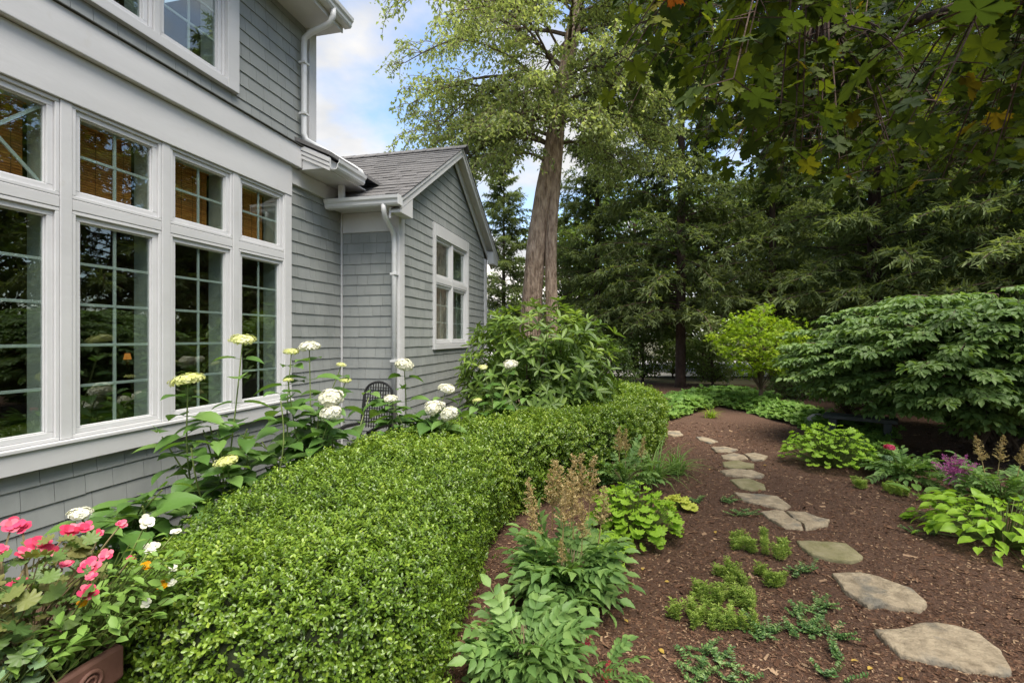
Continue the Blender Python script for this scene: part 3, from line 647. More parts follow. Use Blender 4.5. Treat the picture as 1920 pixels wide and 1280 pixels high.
# ------------------------------------------------------------------ boxwood hedge
def spline(pts, n):
    P = [Vector(p) for p in pts]; P = [P[0]*2-P[1]]+P+[P[-1]*2-P[-2]]; out = []; m = len(P)-3
    for i in range(n):
        t = i/(n-1)*m; k = min(int(t), m-1); u = t-k; a, b, c, d = P[k:k+4]
        out.append(.5*((2*b)+(c-a)*u+(2*a-5*b+4*c-d)*u*u+(3*b-a-3*c+d)*u**3))
    return out
def hedge():
    root = empty('boxwood_hedge', view(-.6, 3.6), 'clipped bright green boxwood hedge snaking along the path', 'hedge')
    path = spline([view(-.93,1.62), view(-.97,2.3), view(-.93,3.0), view(-.84,3.7), view(-.62,4.35), view(-.14,4.98), view(.55,5.55), view(1.18,6.35), view(1.68,7.3), view(1.92,8.3), view(1.75,9.2), view(1.2,9.8)], 150)
    ns, nf, w, H = len(path), 40, .60, .70
    seg = [0]
    for i in range(1, ns): seg.append(seg[-1]+(path[i]-path[i-1]).length)
    G = np.zeros((ns, nf+1, 3))
    for i, p in enumerate(path):
        t = (path[min(i+1,ns-1)]-path[max(i-1,0)]).normalized(); side = Vector((t.y,-t.x,0)); e = min(seg[i], seg[-1]-seg[i])
        k = 1.0 if e > .4 else max(.02, (1-(1-e/.4)**3)**(1/3)); kh = .80+.20*k
        for j in range(nf+1):
            f = math.pi*j/nf; cx = math.copysign(abs(math.cos(f))**.30, math.cos(f)); cz = abs(math.sin(f))**.27
            wl = w+.13*max(0, 1-abs(seg[i]-1.6)/2.6); q = p+side*(wl*k*cx*(.93+.07*cz))+Vector((0,0,.04+(H-.04)*cz*kh))
            nrm = (side*math.cos(f)+Vector((0,0,math.sin(f)))); q += nrm*(.045*noise.noise(q*2.3)+.025*noise.noise(q*6)) if q.z > .1 else Vector()
            G[i,j] = q
    a, b, c, d_ = G[:-1,:-1], G[1:,:-1], G[1:,1:], G[:-1,1:]
    nr = np.cross(c-a, d_-b); ar = np.linalg.norm(nr, axis=2)*.5; nr = nr/np.maximum(np.linalg.norm(nr, axis=2, keepdims=True), 1e-9)
    cen = (a+b+c+d_)/4
    mid = np.array([[(path[i].x+path[i+1].x)/2, (path[i].y+path[i+1].y)/2, .3] for i in range(ns-1)])[:,None,:]
    flip = np.sum(nr*(cen-mid), axis=2) < 0; nr[flip] *= -1
    tocam = np.array([0,0,1.6])-cen; dist = np.linalg.norm(tocam, axis=2); facing = np.sum(nr*tocam, axis=2)/dist
    wt = ar*np.where(facing > -.15, 1, .25)*np.where((dist < 2.3) & (cen[:,:,2] < .5), 2.0, 1.0)/dist**1.25
    wt = (wt/wt.sum()).ravel(); ns_ = 26000
    idx = RNG.choice(len(wt), ns_, p=wt); u, v = RNG.random(ns_)[:,None], RNG.random(ns_)[:,None]
    fa, fb, fc, fd = (z.reshape(-1,3)[idx] for z in (a,b,c,d_)); P = (fa*(1-u)+fb*u)*(1-v)+(fd*(1-u)+fc*u)*v
    Nn = nr.reshape(-1,3)[idx]; D = dist.reshape(-1)[idx]
    ax = unit(Nn+np.array([0,0,.35])+RNG.normal(0,.42,(ns_,3)))
    P = P+Nn*(RNG.normal(-.012,.022,ns_)+.03*(RNG.random(ns_) > .93))[:,None]
    cl = np.array([noise.noise(Vector(p)*11)+.6*noise.noise(Vector(p)*25) for p in P]); lo = np.array([noise.noise(Vector(p)*2.2) for p in P])
    P = P+Nn*(.030*cl)[:,None]
    LP, LA, LN, LL, LV = [], [], [], [], []
    sv = np.clip(RNG.random(ns_)*.8+.25*lo+.12, 0, 1)
    perp = unit(np.cross(ax, rand_dirs(ns_))); perp2 = np.cross(ax, perp)
    for k in range(8):
        ang = k*math.pi/2+(k//2)*.9+(k % 2)*math.pi/2; pk = perp*math.cos(ang)+perp2*math.sin(ang); sp = (k//2)*.30+.2
        size = (.0185+.0036*np.maximum(D-1.6, 0))*np.clip(1+.25*(sv-.5), .7, 1.3)
        base = P+ax*((k//2-1.7)*size*.75)[:,None]
        dirv = unit(ax*(1.15-.12*k if k > 4 else .62)+pk*1.0+RNG.normal(0,.15,(ns_,3)))
        LP.append(base); LA.append(dirv); LN.append(unit(ax+np.array([0,0,.5])-dirv*.3+RNG.normal(0,.25,(ns_,3)))); LL.append(size*RNG.uniform(.75,1.15,ns_)*(1.15-.05*k)); LV.append(np.clip(sv*.55+RNG.random(ns_)*.35+.02*k, 0, 1))
    LP, LA, LN, LL, LV = (np.concatenate(z) for z in (LP, LA, LN, LL, LV))
    near = depth = (-LP[:,0]*SA+LP[:,1]*CA) < 3.6
    T_BOX = T([(0,0,0),(.45,-.5,.08),(.85,-.36,.06),(1,0,-.02),(.85,.36,.06),(.45,.5,.08)], [(0,1,2,3),(0,3,4,5)])
    for sel, tm in ((near, T_BOX), (~near, T_DIAM)):
        tag(link('foliage', leaf_mesh('foliage', M['box'], LP[sel], LA[sel], LN[sel], LL[sel], LL[sel]*(.56 if tm is T_BOX else .72), tm, LV[sel]), root), kind='stuff')
    # twiggy inside
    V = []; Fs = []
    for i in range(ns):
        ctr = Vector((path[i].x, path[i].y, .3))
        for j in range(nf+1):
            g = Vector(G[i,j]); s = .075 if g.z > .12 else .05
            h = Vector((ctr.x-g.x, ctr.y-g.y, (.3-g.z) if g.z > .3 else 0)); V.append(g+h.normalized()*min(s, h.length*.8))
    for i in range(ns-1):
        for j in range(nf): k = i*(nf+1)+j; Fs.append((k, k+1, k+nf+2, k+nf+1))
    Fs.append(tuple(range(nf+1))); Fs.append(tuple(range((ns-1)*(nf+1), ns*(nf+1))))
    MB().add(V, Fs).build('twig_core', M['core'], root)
    mb = MB()
    for i in range(0, ns, 3):
        for k in range(3):
            p = path[i]+Vector((random.uniform(-.5,.5), random.uniform(-.4,.4), 0)); mb.tube([p, p+Vector((random.uniform(-.06,.06), random.uniform(-.06,.06), .25))], [.012,.006], 4)
    mb.build('stems', M['twig'], root)
hedge()

# ------------------------------------------------------------------ shared plant pieces
def curve_pts(p0, d0, bend, L, n=6):
    p = Vector(p0); d = Vector(d0).normalized(); out = [p.copy()]
    for i in range(n): p = p+d*(L/n); d = (d+Vector(bend)/n).normalized(); out.append(p.copy())
    return out
def single_leaf(name, mat, tmpl, wl=.75, petiole=.25, pm=None, var=.5):
    """unit leaf along +x with its petiole behind it (one mesh)"""
    tv, tf = tmpl; mb = MB()
    if petiole: mb.tube([(-petiole,0,-petiole*.15),(-petiole*.5,0,-.02),(.02,0,0)], [.014,.013,.012], 4, var)
    mb.add([(v[0], v[1]*wl, v[2]) for v in tv], tf, var); return mb.mesh(name, mat, True)
def compound(name, mat, seed, pairs=5, ll=.215, wl=.58, droop=.65):
    """unit frond along +x: bare stalk then opposite leaflets, each notched and folded"""
    rnd = random.Random(seed); mb = MB()
    pts = curve_pts((0,0,0), (1,0,.25), (0,0,-droop), 1.0, 9); mb.tube(pts, [.013-.001*i for i in range(10)], 4, .6)
    tv, tf = T_LEAF
    serr = T([(0,0,0),(.18,-.30,.07),(.36,-.46,.10),(.44,-.38,.09),(.60,-.38,.09),(.68,-.28,.07),(.82,-.20,.03),(1,0,-.12),(.82,.20,.03),(.68,.28,.07),(.60,.38,.09),(.44,.38,.09),(.36,.46,.10),(.18,.30,.07),(.5,0,.01)],
             [(0,1,2,14),(14,2,3,4),(14,4,5,6),(14,6,7),(14,7,8),(14,8,9,10),(14,10,11,12),(0,14,12,13)])
    tv, tf = serr
    def put(p, a, nn, L, var):
        Mx = frame(p, a, nn, L, L*wl); mb.add([Mx @ Vector(v) for v in tv], tf, var)
    for k in range(pairs):
        i = 8-int(k*1.2); p = pts[i]; t = (pts[min(i+1,9)]-pts[i-1]).normalized()
        for s in (-1, 1):
            a = (t*rnd.uniform(.5,.9)+Vector((0,s,0))*rnd.uniform(.8,1.1)+Vector((0,0,rnd.uniform(-.35,.05)))); put(p, a, (rnd.uniform(-.2,.2),s*-.15,1), ll*rnd.uniform(.8,1.1)*(1-.05*k if k else .9), rnd.random())
    put(pts[9], (pts[9]-pts[8])+Vector((0,0,-.03)), (0,0,1), ll*1.15, rnd.random())
    return mb.mesh(name, mat, True)
def plume(name, mat, seed, nb=64, wid=.22):
    """unit feathery plume along +z"""
    rnd = random.Random(seed); mb = MB(); mb.tube([(0,0,-.5),(0,0,0),(.01,0,.5),(.02,0,1)], [.016,.014,.010,.004], 4, .3)
    P, A, V = [], [], []
    for k in range(nb):
        t = (k/nb)**1.1; r = wid*(1-t)**.8*rnd.uniform(.6,1.1)+.03; az = rnd.uniform(0,6.28)
        base = Vector((.02*t,0,t)); tip = base+Vector((math.cos(az)*r, math.sin(az)*r, r*rnd.uniform(.4,.9)))
        mb.tube([base, tip], [.006,.003], 3, .4)
        for j in range(int(9*(1-t))+4):
            q = base.lerp(tip, rnd.uniform(.15,1.05)); d = Vector((rnd.gauss(0,1), rnd.gauss(0,1), rnd.gauss(.4,.8)))
            Mx = frame(q, d, (rnd.gauss(0,1),rnd.gauss(0,1),1), rnd.uniform(.035,.06), .030); mb.add([Mx @ Vector(v) for v in T_DIAM[0]], T_DIAM[1], rnd.random())
    return mb.mesh(name, mat)
LEAVES = {}
FROND = [compound('frond', M['astil'], s) for s in (1,2,3,4)]
PLUME_TAN = [plume('plume', M['tan'], s) for s in (1,2,3)]
PLUME_RED = [plume('plume', M['red_plume'], 5, 40, .3)]
PLUME_PUR = [plume('plume', M['purple_plume'], 6, 44, .30), plume('plume', M['purple_plume'], 8, 44, .34)]
HLEAF = [single_leaf('leaf', M['hyd'], heart_template(.04, 12), w, .25, var=v) for w, v in ((.72,.25),(.80,.5),(.66,.8))]
RLEAF = [single_leaf('leaf', m, T_ROUND, 1.0, .35, var=.5) for m in (M['lime'], M['limey'], M['cover'])]; LLEAF = single_leaf('leaf', M['lime'], heart_template(.03, 8), .70, .3)

def astilbe(name, loc, Rr, H, n, label, plumes=(), pm=None, fronds=FROND, cat='astilbe', fs=(.40,1.12)):
    root = empty(name, loc, label, cat); L0 = Vector(loc)
    for i in range(n):
        az = random.uniform(0, 6.283); pit = R(random.choice((random.uniform(5,40), random.uniform(30,75), random.uniform(55,86))))
        reach = 1/math.sqrt((math.cos(pit)/Rr)**2+(math.sin(pit)/H)**2); s = reach*random.uniform(*fs)
        a = Vector((math.cos(az)*math.cos(pit), math.sin(az)*math.cos(pit), math.sin(pit))); up = Vector((0,0,1)) if pit < R(60) else Vector((-math.cos(az),-math.sin(az),.5))
        sl = max(.20, min(s, .36)); b = L0+a*max(0, s-sl)*.9+Vector((0,0,.015))
        ax = a*.55+Vector((math.cos(az), math.sin(az), 0))*.55+Vector((random.gauss(0,.15), random.gauss(0,.15), random.gauss(.05,.25))); link('frond', random.choice(fronds), root, frame(b+Vector((0,0,.05)), ax, Vector((random.gauss(0,.25), random.gauss(0,.25), 1)), sl*1.05))
    mb = MB()
    for i in range(max(6, n//4)):
        az = random.uniform(0,6.283); mb.tube([L0+Vector((random.uniform(-.05,.05),random.uniform(-.05,.05),-.01)), L0+Vector((math.cos(az)*Rr*.35, math.sin(az)*Rr*.35, H*.6))], [.005,.003], 4)
    mb.build('stems', M['stem_brown'], root)
    for (dx, dy, z0, h, tx, ty) in plumes:
        b = L0+Vector((dx, dy, z0)); link('plume', random.choice(pm), root, frame(b, (1,0,0), (0,0,1), h) @ Matrix.Rotation(random.uniform(0,6.28),4,'Z') if False else Matrix.Translation(b) @ Matrix.Rotation(tx,4,'X') @ Matrix.Rotation(ty,4,'Y') @ Matrix.Rotation(random.uniform(0,6.28),4,'Z') @ Matrix.Scale(h,4))
    return root
def mound(name, loc, Rr, H, n, lm, size, label, cat='plant', group=None, tilt=.5):
    root = empty(name, loc, label, cat, group); L0 = Vector(loc); mb = MB()
    for i in range(n):
        az = random.uniform(0,6.283); rr = math.sqrt(random.random()); z = H*math.sqrt(max(0,1-rr**3))*random.uniform(.35,1.08)+.02
        p = L0+Vector((math.cos(az)*rr*Rr, math.sin(az)*rr*Rr, z)); s = size*random.uniform(.65,1.15)
        out = Vector((math.cos(az), math.sin(az), 0)); a = out*(.6+rr*tilt)+Vector((random.gauss(0,.35), random.gauss(0,.35), .25-.55*rr)); nn = Vector((0,0,1))+out*rr*1.3+Vector((random.gauss(0,.42), random.gauss(0,.42), 0))
        link('leaf', lm, root, frame(p, a, nn, s)); mb.tube([L0+out*rr*Rr*.25, p-a.normalized()*s*.3], [.004,.003], 3)
    mb.build('stalks', M['stem'], root)
    return root

# ------------------------------------------------------------------ plants of the near bed
g = ground_at
def pl(px, py): return g(px, py, 0)
c = pl(1062, 1128); c.z = 0
pls = [(-.12,.24,.48,.30,-.1,.0),(.0,.28,.50,.32,0,.05),(.12,.30,.50,.32,0,.1),(-.22,.12,.44,.26,.05,-.15),(.03,.10,.48,.28,.05,.0),(.20,.12,.44,.24,0,.12),(.10,-.06,.42,.20,.1,.05),(-.18,-.06,.38,.22,.08,-.1),(.0,-.22,.34,.14,.15,.0),(.06,.34,.52,.30,0,.0),(-.06,.18,.50,.30,0,-.05),(-.02,.02,.46,.26,0,.05)]
astilbe('astilbe_plant', c, .32, .46, 260, 'bushy green astilbe with many faded tan plumes beside the hedge', pls, PLUME_TAN)
c2 = pl(985, 1270)
astilbe('astilbe_plant', c2, .27, .32, 210, 'leafy astilbe in the bottom foreground with one small red plume', [tuple(at(1086,1226,2.22)-c2)+(.11,.1,.5)], PLUME_RED)
c3 = pl(1128, 1302)
astilbe('astilbe_plant', c3, .14, .10, 12, 'small astilbe sprout with a red plume at the bottom edge', [tuple(at(1135,1278,2.12)-c3)+(.10,.0,.2)], PLUME_RED)
c4 = pl(1170, 918)
astilbe('astilbe_plant', c4, .36, .46, 50, 'astilbe with a few brown plumes and white blooms behind the lime plant', [(-.05,0,.40,.26,0,0),(.18,.02,.34,.22,0,.1),(.02,.2,.36,.24,0,0)], PLUME_TAN)
mound('lime_leaf_plant', pl(1188, 1003), .34, .36, 240, RLEAF[0], .082, 'rounded lime green leafy plant between the astilbe and the yellow clump', 'plant')
mound('lime_leaf_plant', pl(1140, 1052), .15, .14, 34, RLEAF[0], .085, 'small lime green plant tucked against the tan plumed astilbe', 'plant')
mound('yellow_leaf_plant', pl(1272, 953), .13, .10, 38, RLEAF[1], .075, 'small bright yellow green clump alone on the mulch', 'plant')
def grass_clump(name, loc, n, L, label, mat='grass', w=.010, group=None):
    root = empty(name, loc, label, 'grass clump', group); mb = MB()
    for i in range(n):
        az = random.uniform(0,6.28); pit = random.uniform(.7,1.45); ln = L*random.uniform(.6,1.1)
        pts = curve_pts(Vector(loc)+Vector((random.gauss(0,.04),random.gauss(0,.04),0)), (math.cos(az)*math.cos(pit), math.sin(az)*math.cos(pit), math.sin(pit)), (math.cos(az)*.5,math.sin(az)*.5,-1.5), ln, 6)
        sd = Vector((-math.sin(az), math.cos(az), 0)); vs = []
        for k, p in enumerate(pts): ww = w*(1-.9*k/6)*(.6 if k == 0 else 1); vs += [p-sd*ww, p+Vector((0,0,-.3*ww)), p+sd*ww]
        mb.add(vs, [f for k in range(6) for f in ((k*3,k*3+1,k*3+4,k*3+3),(k*3+1,k*3+2,k*3+5,k*3+4))], random.random())
    tag(mb.build('blades', M[mat], root, smooth=True), kind='stuff'); return root
grass_clump('grass_clump', pl(1222, 902), 120, .62, 'arching green grass clump beside the hedge and the path')
grass_clump('grass_clump', pl(1268, 888), 90, .42, 'shorter light green grass tuft nearest the narrow stones')
grass_clump('grass_clump', pl(1333, 783), 60, .30, 'tiny yellow green grass tuft on the mulch far along the path', 'jmaple')
def sprig_mesh(name, mat, seed, kind):
    rnd = random.Random(seed); P, A, N, L, W = [], [], [], [], []; mb = MB()
    for s in range(7 if kind == 'sedum' else 6):
        az = rnd.uniform(0,6.28); sp = rnd.uniform(.1,.6) if kind == 'sedum' else rnd.uniform(.4,1.3)
        pts = curve_pts((rnd.gauss(0,.03),rnd.gauss(0,.03),0), (math.cos(az)*sp, math.sin(az)*sp, 1 if kind == 'sedum' else .5), (0,0,.4 if kind == 'sedum' else -.2), rnd.uniform(.6,1.0)*(.15 if kind == 'sedum' else .17), 8)
        mb.tube(pts, [.0025]*9, 3, .3)
        for k, p in enumerate(pts[1:]):
            for j in range(5 if kind == 'sedum' else 2):
                a = rnd.uniform(0,6.28) if kind == 'sedum' else az+math.pi/2+math.pi*j+rnd.gauss(0,.3)
                d = Vector((math.cos(a), math.sin(a), .45 if kind == 'sedum' else .25)); ln = rnd.uniform(.030,.050) if kind == 'sedum' else rnd.uniform(.024,.036)
                Mx = frame(p, d, (rnd.gauss(0,.2),rnd.gauss(0,.2),1), ln, ln*(.22 if kind == 'sedum' else .6)); mb.add([Mx @ Vector(v) for v in T_LEAF[0]], T_LEAF[1], rnd.random())
    return mb.mesh(name, mat)
SED = [sprig_mesh('sprig', M['sedum'], s, 'sedum') for s in (1,2,3)]; VIN = [sprig_mesh('sprig', M['vinca'], s, 'vinca') for s in (4,5,6)]
def sprigs(name, px, py, meshes, n, spread, label, group, s=1.0):
    c = pl(px, py); root = empty(name, c, label, 'plant', group)
    for i in range(n):
        p = c+Vector((random.gauss(0,spread), random.gauss(0,spread), 0)); link('sprig', random.choice(meshes), root, Matrix.Translation(p) @ Matrix.Rotation(random.uniform(0,6.28),4,'Z') @ Matrix.Diagonal((s*random.uniform(.75,1.0), s*random.uniform(.75,1.0), s*random.uniform(.85,1.2), 1)))
sed = [(1387,1030,'narrow pale green spiky plant just left of the split stone, farther of two'),(1440,1035,'pale green spiky plant between the olive stone and the narrow one'),(1373,1085,'pale spiky plant in the middle of the group, left and back'),(1443,1090,'pale yellow green spiky plant on the stone side of the middle group'),
       (1330,1130,'leafy pale spiky plant on the hedge side of the group'),(1397,1135,'tallest pale spiky plant in the heart of the group'),(1299,1166,'lone pale spiky plant closest to the astilbe'),(1363,1174,'front pale spiky plant beside the dark creeping stems')]
for x, y, lab in sed: sprigs('spiky_plant', x, y, SED, 5, .055, lab, 'pale spiky plants on the mulch', .72)
vin = [(1489,1072,5,.05,'dark creeping plant by the left tip of the pitted stone'),(1524,1150,7,.06,'dark creeping plant just left of the largest stone, farther of two'),(1446,1205,8,.06,'broad dark creeping patch in front of the spiky plants'),(1497,1195,6,.05,'dark creeping plant in the middle of the front patch'),
       (1548,1200,5,.05,'dark creeping plant closest to the largest stone'),(1540,1248,4,.06,'sparse creeping strand running toward the bottom edge'),(1315,1268,3,.035,'small dark sprig at the bottom edge, left of two'),(1376,1272,3,.03,'small dark sprig at the bottom edge, right of two'),(1350,1232,2,.03,'tiny thin sprig above the bottom sprigs'),
       (1368,942,4,.05,'small green sprig beside the pale jagged stone'),(1408,968,4,.04,'small green sprig touching the split stone'),(1315,943,2,.04,'tiny sprig near the yellow clump'),(1735,998,4,.05,'small pale green sprig near the lime ground plant'),(1492,1075,4,.05,'dark creeping plant beside the olive stone')]
for x, y, n, sp, lab in vin[:-1]: sprigs('creeping_plant', x, y, VIN, max(2, int(n*.6)), sp, lab, 'dark creeping plants on the mulch', .70)
# ------------------------------------------------------------------ plants of the far side bed
mound('lime_ground_plant', pl(1880, 1015), .55, .30, 290, LLEAF, .105, 'broad lime green leafy plant at the right edge of the path', 'plant')
astilbe('astilbe_plant', pl(1880, 955), .52, .46, 80, 'green astilbe with pale yellow plumes behind the lime ground plant', [(-.10,.1,.42,.24,0,-.2),(.05,.12,.42,.25,0,.1),(.2,.1,.40,.22,0,.2)], PLUME_TAN)
astilbe('astilbe_plant', pl(1800, 920), .22, .26, 34, 'small astilbe with a bright purple pink plume under the dark shrub', [tuple(at(1790,890,4.6)-pl(1800,920))+(h_,0,t_) for h_, t_ in ((.22,-1.0),(.22,-.5),(.20,0),(.22,.5),(.22,1.0),(.17,-.2),(.17,.3))], PLUME_PUR)
b = astilbe('flowering_bush', pl(1700, 905), .42, .36, 75, 'low blue green bush with one pink and one faded flower', cat='bush')
def floret_head(name, mat, seed, n, flat=.6, rad=.075, ps=.021, full=.95):
    """a domed head of four petalled florets, centre at the origin"""
    rnd = random.Random(seed); P, A, N, V = [], [], [], []; mb = MB()
    for i in range(n):
        t = (i+.5)/n; z = 1-t*(1+full*.6); az = i*2.39996+rnd.gauss(0,.1); r = math.sqrt(max(0, 1-z*z)); nn = Vector((r*math.cos(az), r*math.sin(az), z)); q = Vector((nn.x*rad, nn.y*rad, nn.z*rad*flat))*rnd.uniform(.80,1.10)*(1+.10*math.sin(3*az))
        nd = Vector((nn.x, nn.y, nn.z/flat)).normalized(); t1 = nd.orthogonal().normalized(); t2 = nd.cross(t1); off = rnd.uniform(0,1.57); vv = rnd.random()
        for k in range(4):
            a = off+k*math.pi/2; d = t1*math.cos(a)+t2*math.sin(a)+nd*.15; Mx = frame(q, d, nd, ps*rnd.uniform(.8,1.1), ps*.95); mb.add([Mx @ Vector(v) for v in ((0,0,0),(.6,-.5,.1),(1,0,0),(.6,.5,.1))], [(0,1,2,3)], vv)
    ball = []; 
    return mb.mesh(name, mat)
FH_W = [floret_head('flower_head', M['white_fl'], s, 110, .72, .075, .023, 1.1) for s in (1,2)]
FH_C = [floret_head('flower_head', M['white_fl'], 9, 100, .50, .08, .022, .7)]
FH_G = [floret_head('flower_head', M['green_fl'], s, 170, .46, .085, .014, .5) for s in (3,4)]
FH_P = [floret_head('flower', M['pink_fl'], 5, 30, .5, .04, .028, .4)]
p = at(1668, 838, 5.3); link('flower', FH_P[0], b, Matrix.Translation(p)); MB().tube([pl(1700,905), p], .004, 4).build('flower_stem', M['stem'], b)
p = at(1664, 858, 5.2); link('flower', floret_head('flower', M['ivy'], 5, 30, .5, .04, .024, .4), b, Matrix.Translation(p)); MB().tube([pl(1695,905), p], .004, 4).build('flower_stem', M['stem'], b)
mound('lime_shrub', pl(1555, 872), .52, .46, 295, RLEAF[0], .075, 'lime yellow leafy shrub where the far bed bulges into the path', 'shrub')
mound('green_leaf_plant', pl(1632, 875), .36, .34, 90, RLEAF[2], .10, 'mid green leafy plant between the lime shrub and the pink flower', 'plant')
sprigs('low_lime_plant', 1622, 915, SED, 4, .06, 'low lime sprig on the mulch below the lime shrub', 'low lime sprigs by the far bed', .7); sprigs('low_lime_plant', 1686, 928, SED, 5, .06, 'low lime sprig on the mulch below the pink flower bush', 'low lime sprigs by the far bed', .7)
HOST = single_leaf('leaf', M['cover'], T_HEART, .5, .5)
h = empty('hosta_plant', pl(1725, 948), 'small hosta with two upright leaves at the mulch edge', 'plant')
for k, (az, s) in enumerate(((2.6,.20),(.4,.18),(1.3,.16),(4.0,.12))): link('leaf', HOST, h, frame(pl(1725,948)+Vector((math.cos(az)*.08, math.sin(az)*.08, .12)), (math.cos(az), math.sin(az), .35), (-math.cos(az)*.3,-math.sin(az)*.3,1), s))
# leafy ground cover along the far edge of the mulch
def cover():
    n = 5200; P, V, S = [], [], []
    edge = [(1255,790),(1300,775),(1345,762),(1400,772),(1440,785),(1500,800),(1555,835),(1600,850),(1640,862)]
    E_ = [pl(*e) for e in edge]
    while len(P) < n:
        k = random.randrange(len(E_)-1); q = E_[k].lerp(E_[k+1], random.random()); away = Vector((q.x, q.y, 0)).normalized(); dd = random.random()**1.2*(2.6 if k < 4 else 1.2)
        p = q+away*dd+Vector((.55,-.1,0))*random.uniform(-.3,.6)*min(1, dd)
        p.z = (.10+.16*min(1, dd*1.5))*random.uniform(.6,1.1)+.10*noise.noise(p*1.8); P.append(p); V.append(max(0, min(1, .75-.22*dd+random.gauss(0,.18)))); S.append(random.uniform(.07,.12))
    P = np.array(P); az = RNG.random(n)*6.28; A = np.stack([np.cos(az), np.sin(az), RNG.normal(-.15,.25,n)],1); N = np.stack([RNG.normal(0,.3,n), RNG.normal(-.2,.3,n), np.ones(n)],1)
    tag(link('ground_cover', leaf_mesh('ground_cover', M['cover'], P, A, N, np.array(S), np.array(S)*1.05, T_ROUND, V, True)), 'leafy green ground cover edging the far side of the mulch', 'ground cover', kind='stuff')
cover()
# ------------------------------------------------------------------ hydrangeas along the house
def hydrangea(name, base, label, stems, extra=0, group='hydrangeas along the house'):
    """stems: (px, py, d, kind, size) of each head; leaves stand in opposite pairs on every stem"""
    root = empty(name, base, label, 'hydrangea', group); B = Vector(base)
    def stalk(tip, head, size, nl):
        b = B+Vector((random.gauss(0,.10), random.gauss(0,.10), 0)); mid = b.lerp(tip, .5)+Vector((random.gauss(0,.05), random.gauss(0,.05), .08))
        pts = spline([b, mid, tip], 12); MB().tube(pts if head else pts[:10], [.0075-.0003*i for i in range(12 if head else 10)], 5).build('stem', M['stem'], root)
        az = random.uniform(0, 6.28)
        for k in range(nl):
            t = 1-((.09 if head else .13)+.135*k*(1 if nl < 6 else .85)); i = max(1, min(10, int(t*11))); p = pts[i].lerp(pts[i+1], t*11-i if 0 < t*11-i < 1 else 0); az += math.pi/2+random.gauss(0,.25)
            for s in (0, 1):
                a_ = az+s*math.pi+random.gauss(0,.3); L = random.uniform(.14,.23)*(.72 if k == 0 else 1); o = Vector((math.cos(a_), math.sin(a_), random.uniform(-.35,.25)))
                q = p+o.normalized()*L*.25; link('leaf', random.choice(HLEAF), root, frame(q, o, (random.gauss(0,.25), random.gauss(0,.25), 1), L))
        if head:
            ms = {'w': FH_W, 'c': FH_C, 'g': FH_G}[head]; dr = Vector((random.gauss(0,.14), random.gauss(0,.14)-.1, 1)) if head != 'w' else Vector((random.gauss(0,.25), -.35+random.gauss(0,.25), 1))
            link('flower_head', random.choice(ms), root, Matrix.Translation(tip+Vector((0,0,.01))) @ dr.to_track_quat('Z','Y').to_matrix().to_4x4() @ Matrix.Scale(size,4))
    for px, py, d, k, size in stems: stalk(at(px, py, d), k, size, random.choice((5,6,6)))
    for i in range(extra):
        px, py, d, k, size = random.choice(stems); t = at(px, py, d)*random.uniform(.62,.9)+B*.0; tip = B.lerp(at(px,py,d), random.uniform(.5,.85))+Vector((random.gauss(0,.22), random.gauss(0,.22), random.gauss(0,.06))); tip.x = max(tip.x, -3.25); tip.z = max(.35, tip.z)
        stalk(tip, None, 1, 3)
    return root
def foot(px, d): q = at(px, 632, d); q.z = 0; return q
hydrangea('hydrangea', foot(440, 3.45), 'hydrangea with tall flat yellow green heads before the tall windows', [(352,716,3.25,'g',1.15),(455,640,3.6,'g',1.0),(425,868,3.1,'g',.8),(520,700,3.7,None,1),(400,760,3.3,None,1),(480,760,3.4,None,1)], 14)
hydrangea('hydrangea', foot(600, 4.05), 'hydrangea with pale domed heads before the inner house corner', [(580,652,4.2,'c',1.0),(546,662,4.15,'g',.72),(620,748,3.85,'w',1.15),(621,776,3.8,'w',1.0),(640,686,4.4,'g',.5),(648,715,4.3,'g',.6),(540,715,3.9,'g',.45),(600,720,3.9,None,1)], 18)
hydrangea('hydrangea', foot(775, 4.75), 'hydrangea with white globes before the corner downspout', [(758,686,4.8,'w',1.05),(732,749,4.6,'c',.75),(812,766,4.5,'w',1.0),(843,777,4.45,'w',1.0),(838,730,4.8,'c',.95),(826,762,4.6,'w',.6),(700,730,4.7,None,1),(720,755,4.6,None,1)], 16)
hydrangea('hydrangea', foot(915, 5.6), 'hydrangea with three yellowish heads beside the rhododendron', [(957,684,5.55,'c',.95),(906,690,5.6,'g',.6),(895,752,5.35,'g',.6),(920,720,5.4,None,1),(945,735,5.4,None,1)], 8)
hydrangea('hydrangea', foot(255, 2.75), 'low hydrangea of broad leaves between the planter and the wall', [(300,905,2.75,None,1),(220,930,2.65,None,1),(150,966,2.35,'c',.55),(260,915,2.6,None,1),(340,880,2.8,None,1),(200,950,2.4,None,1)], 9)
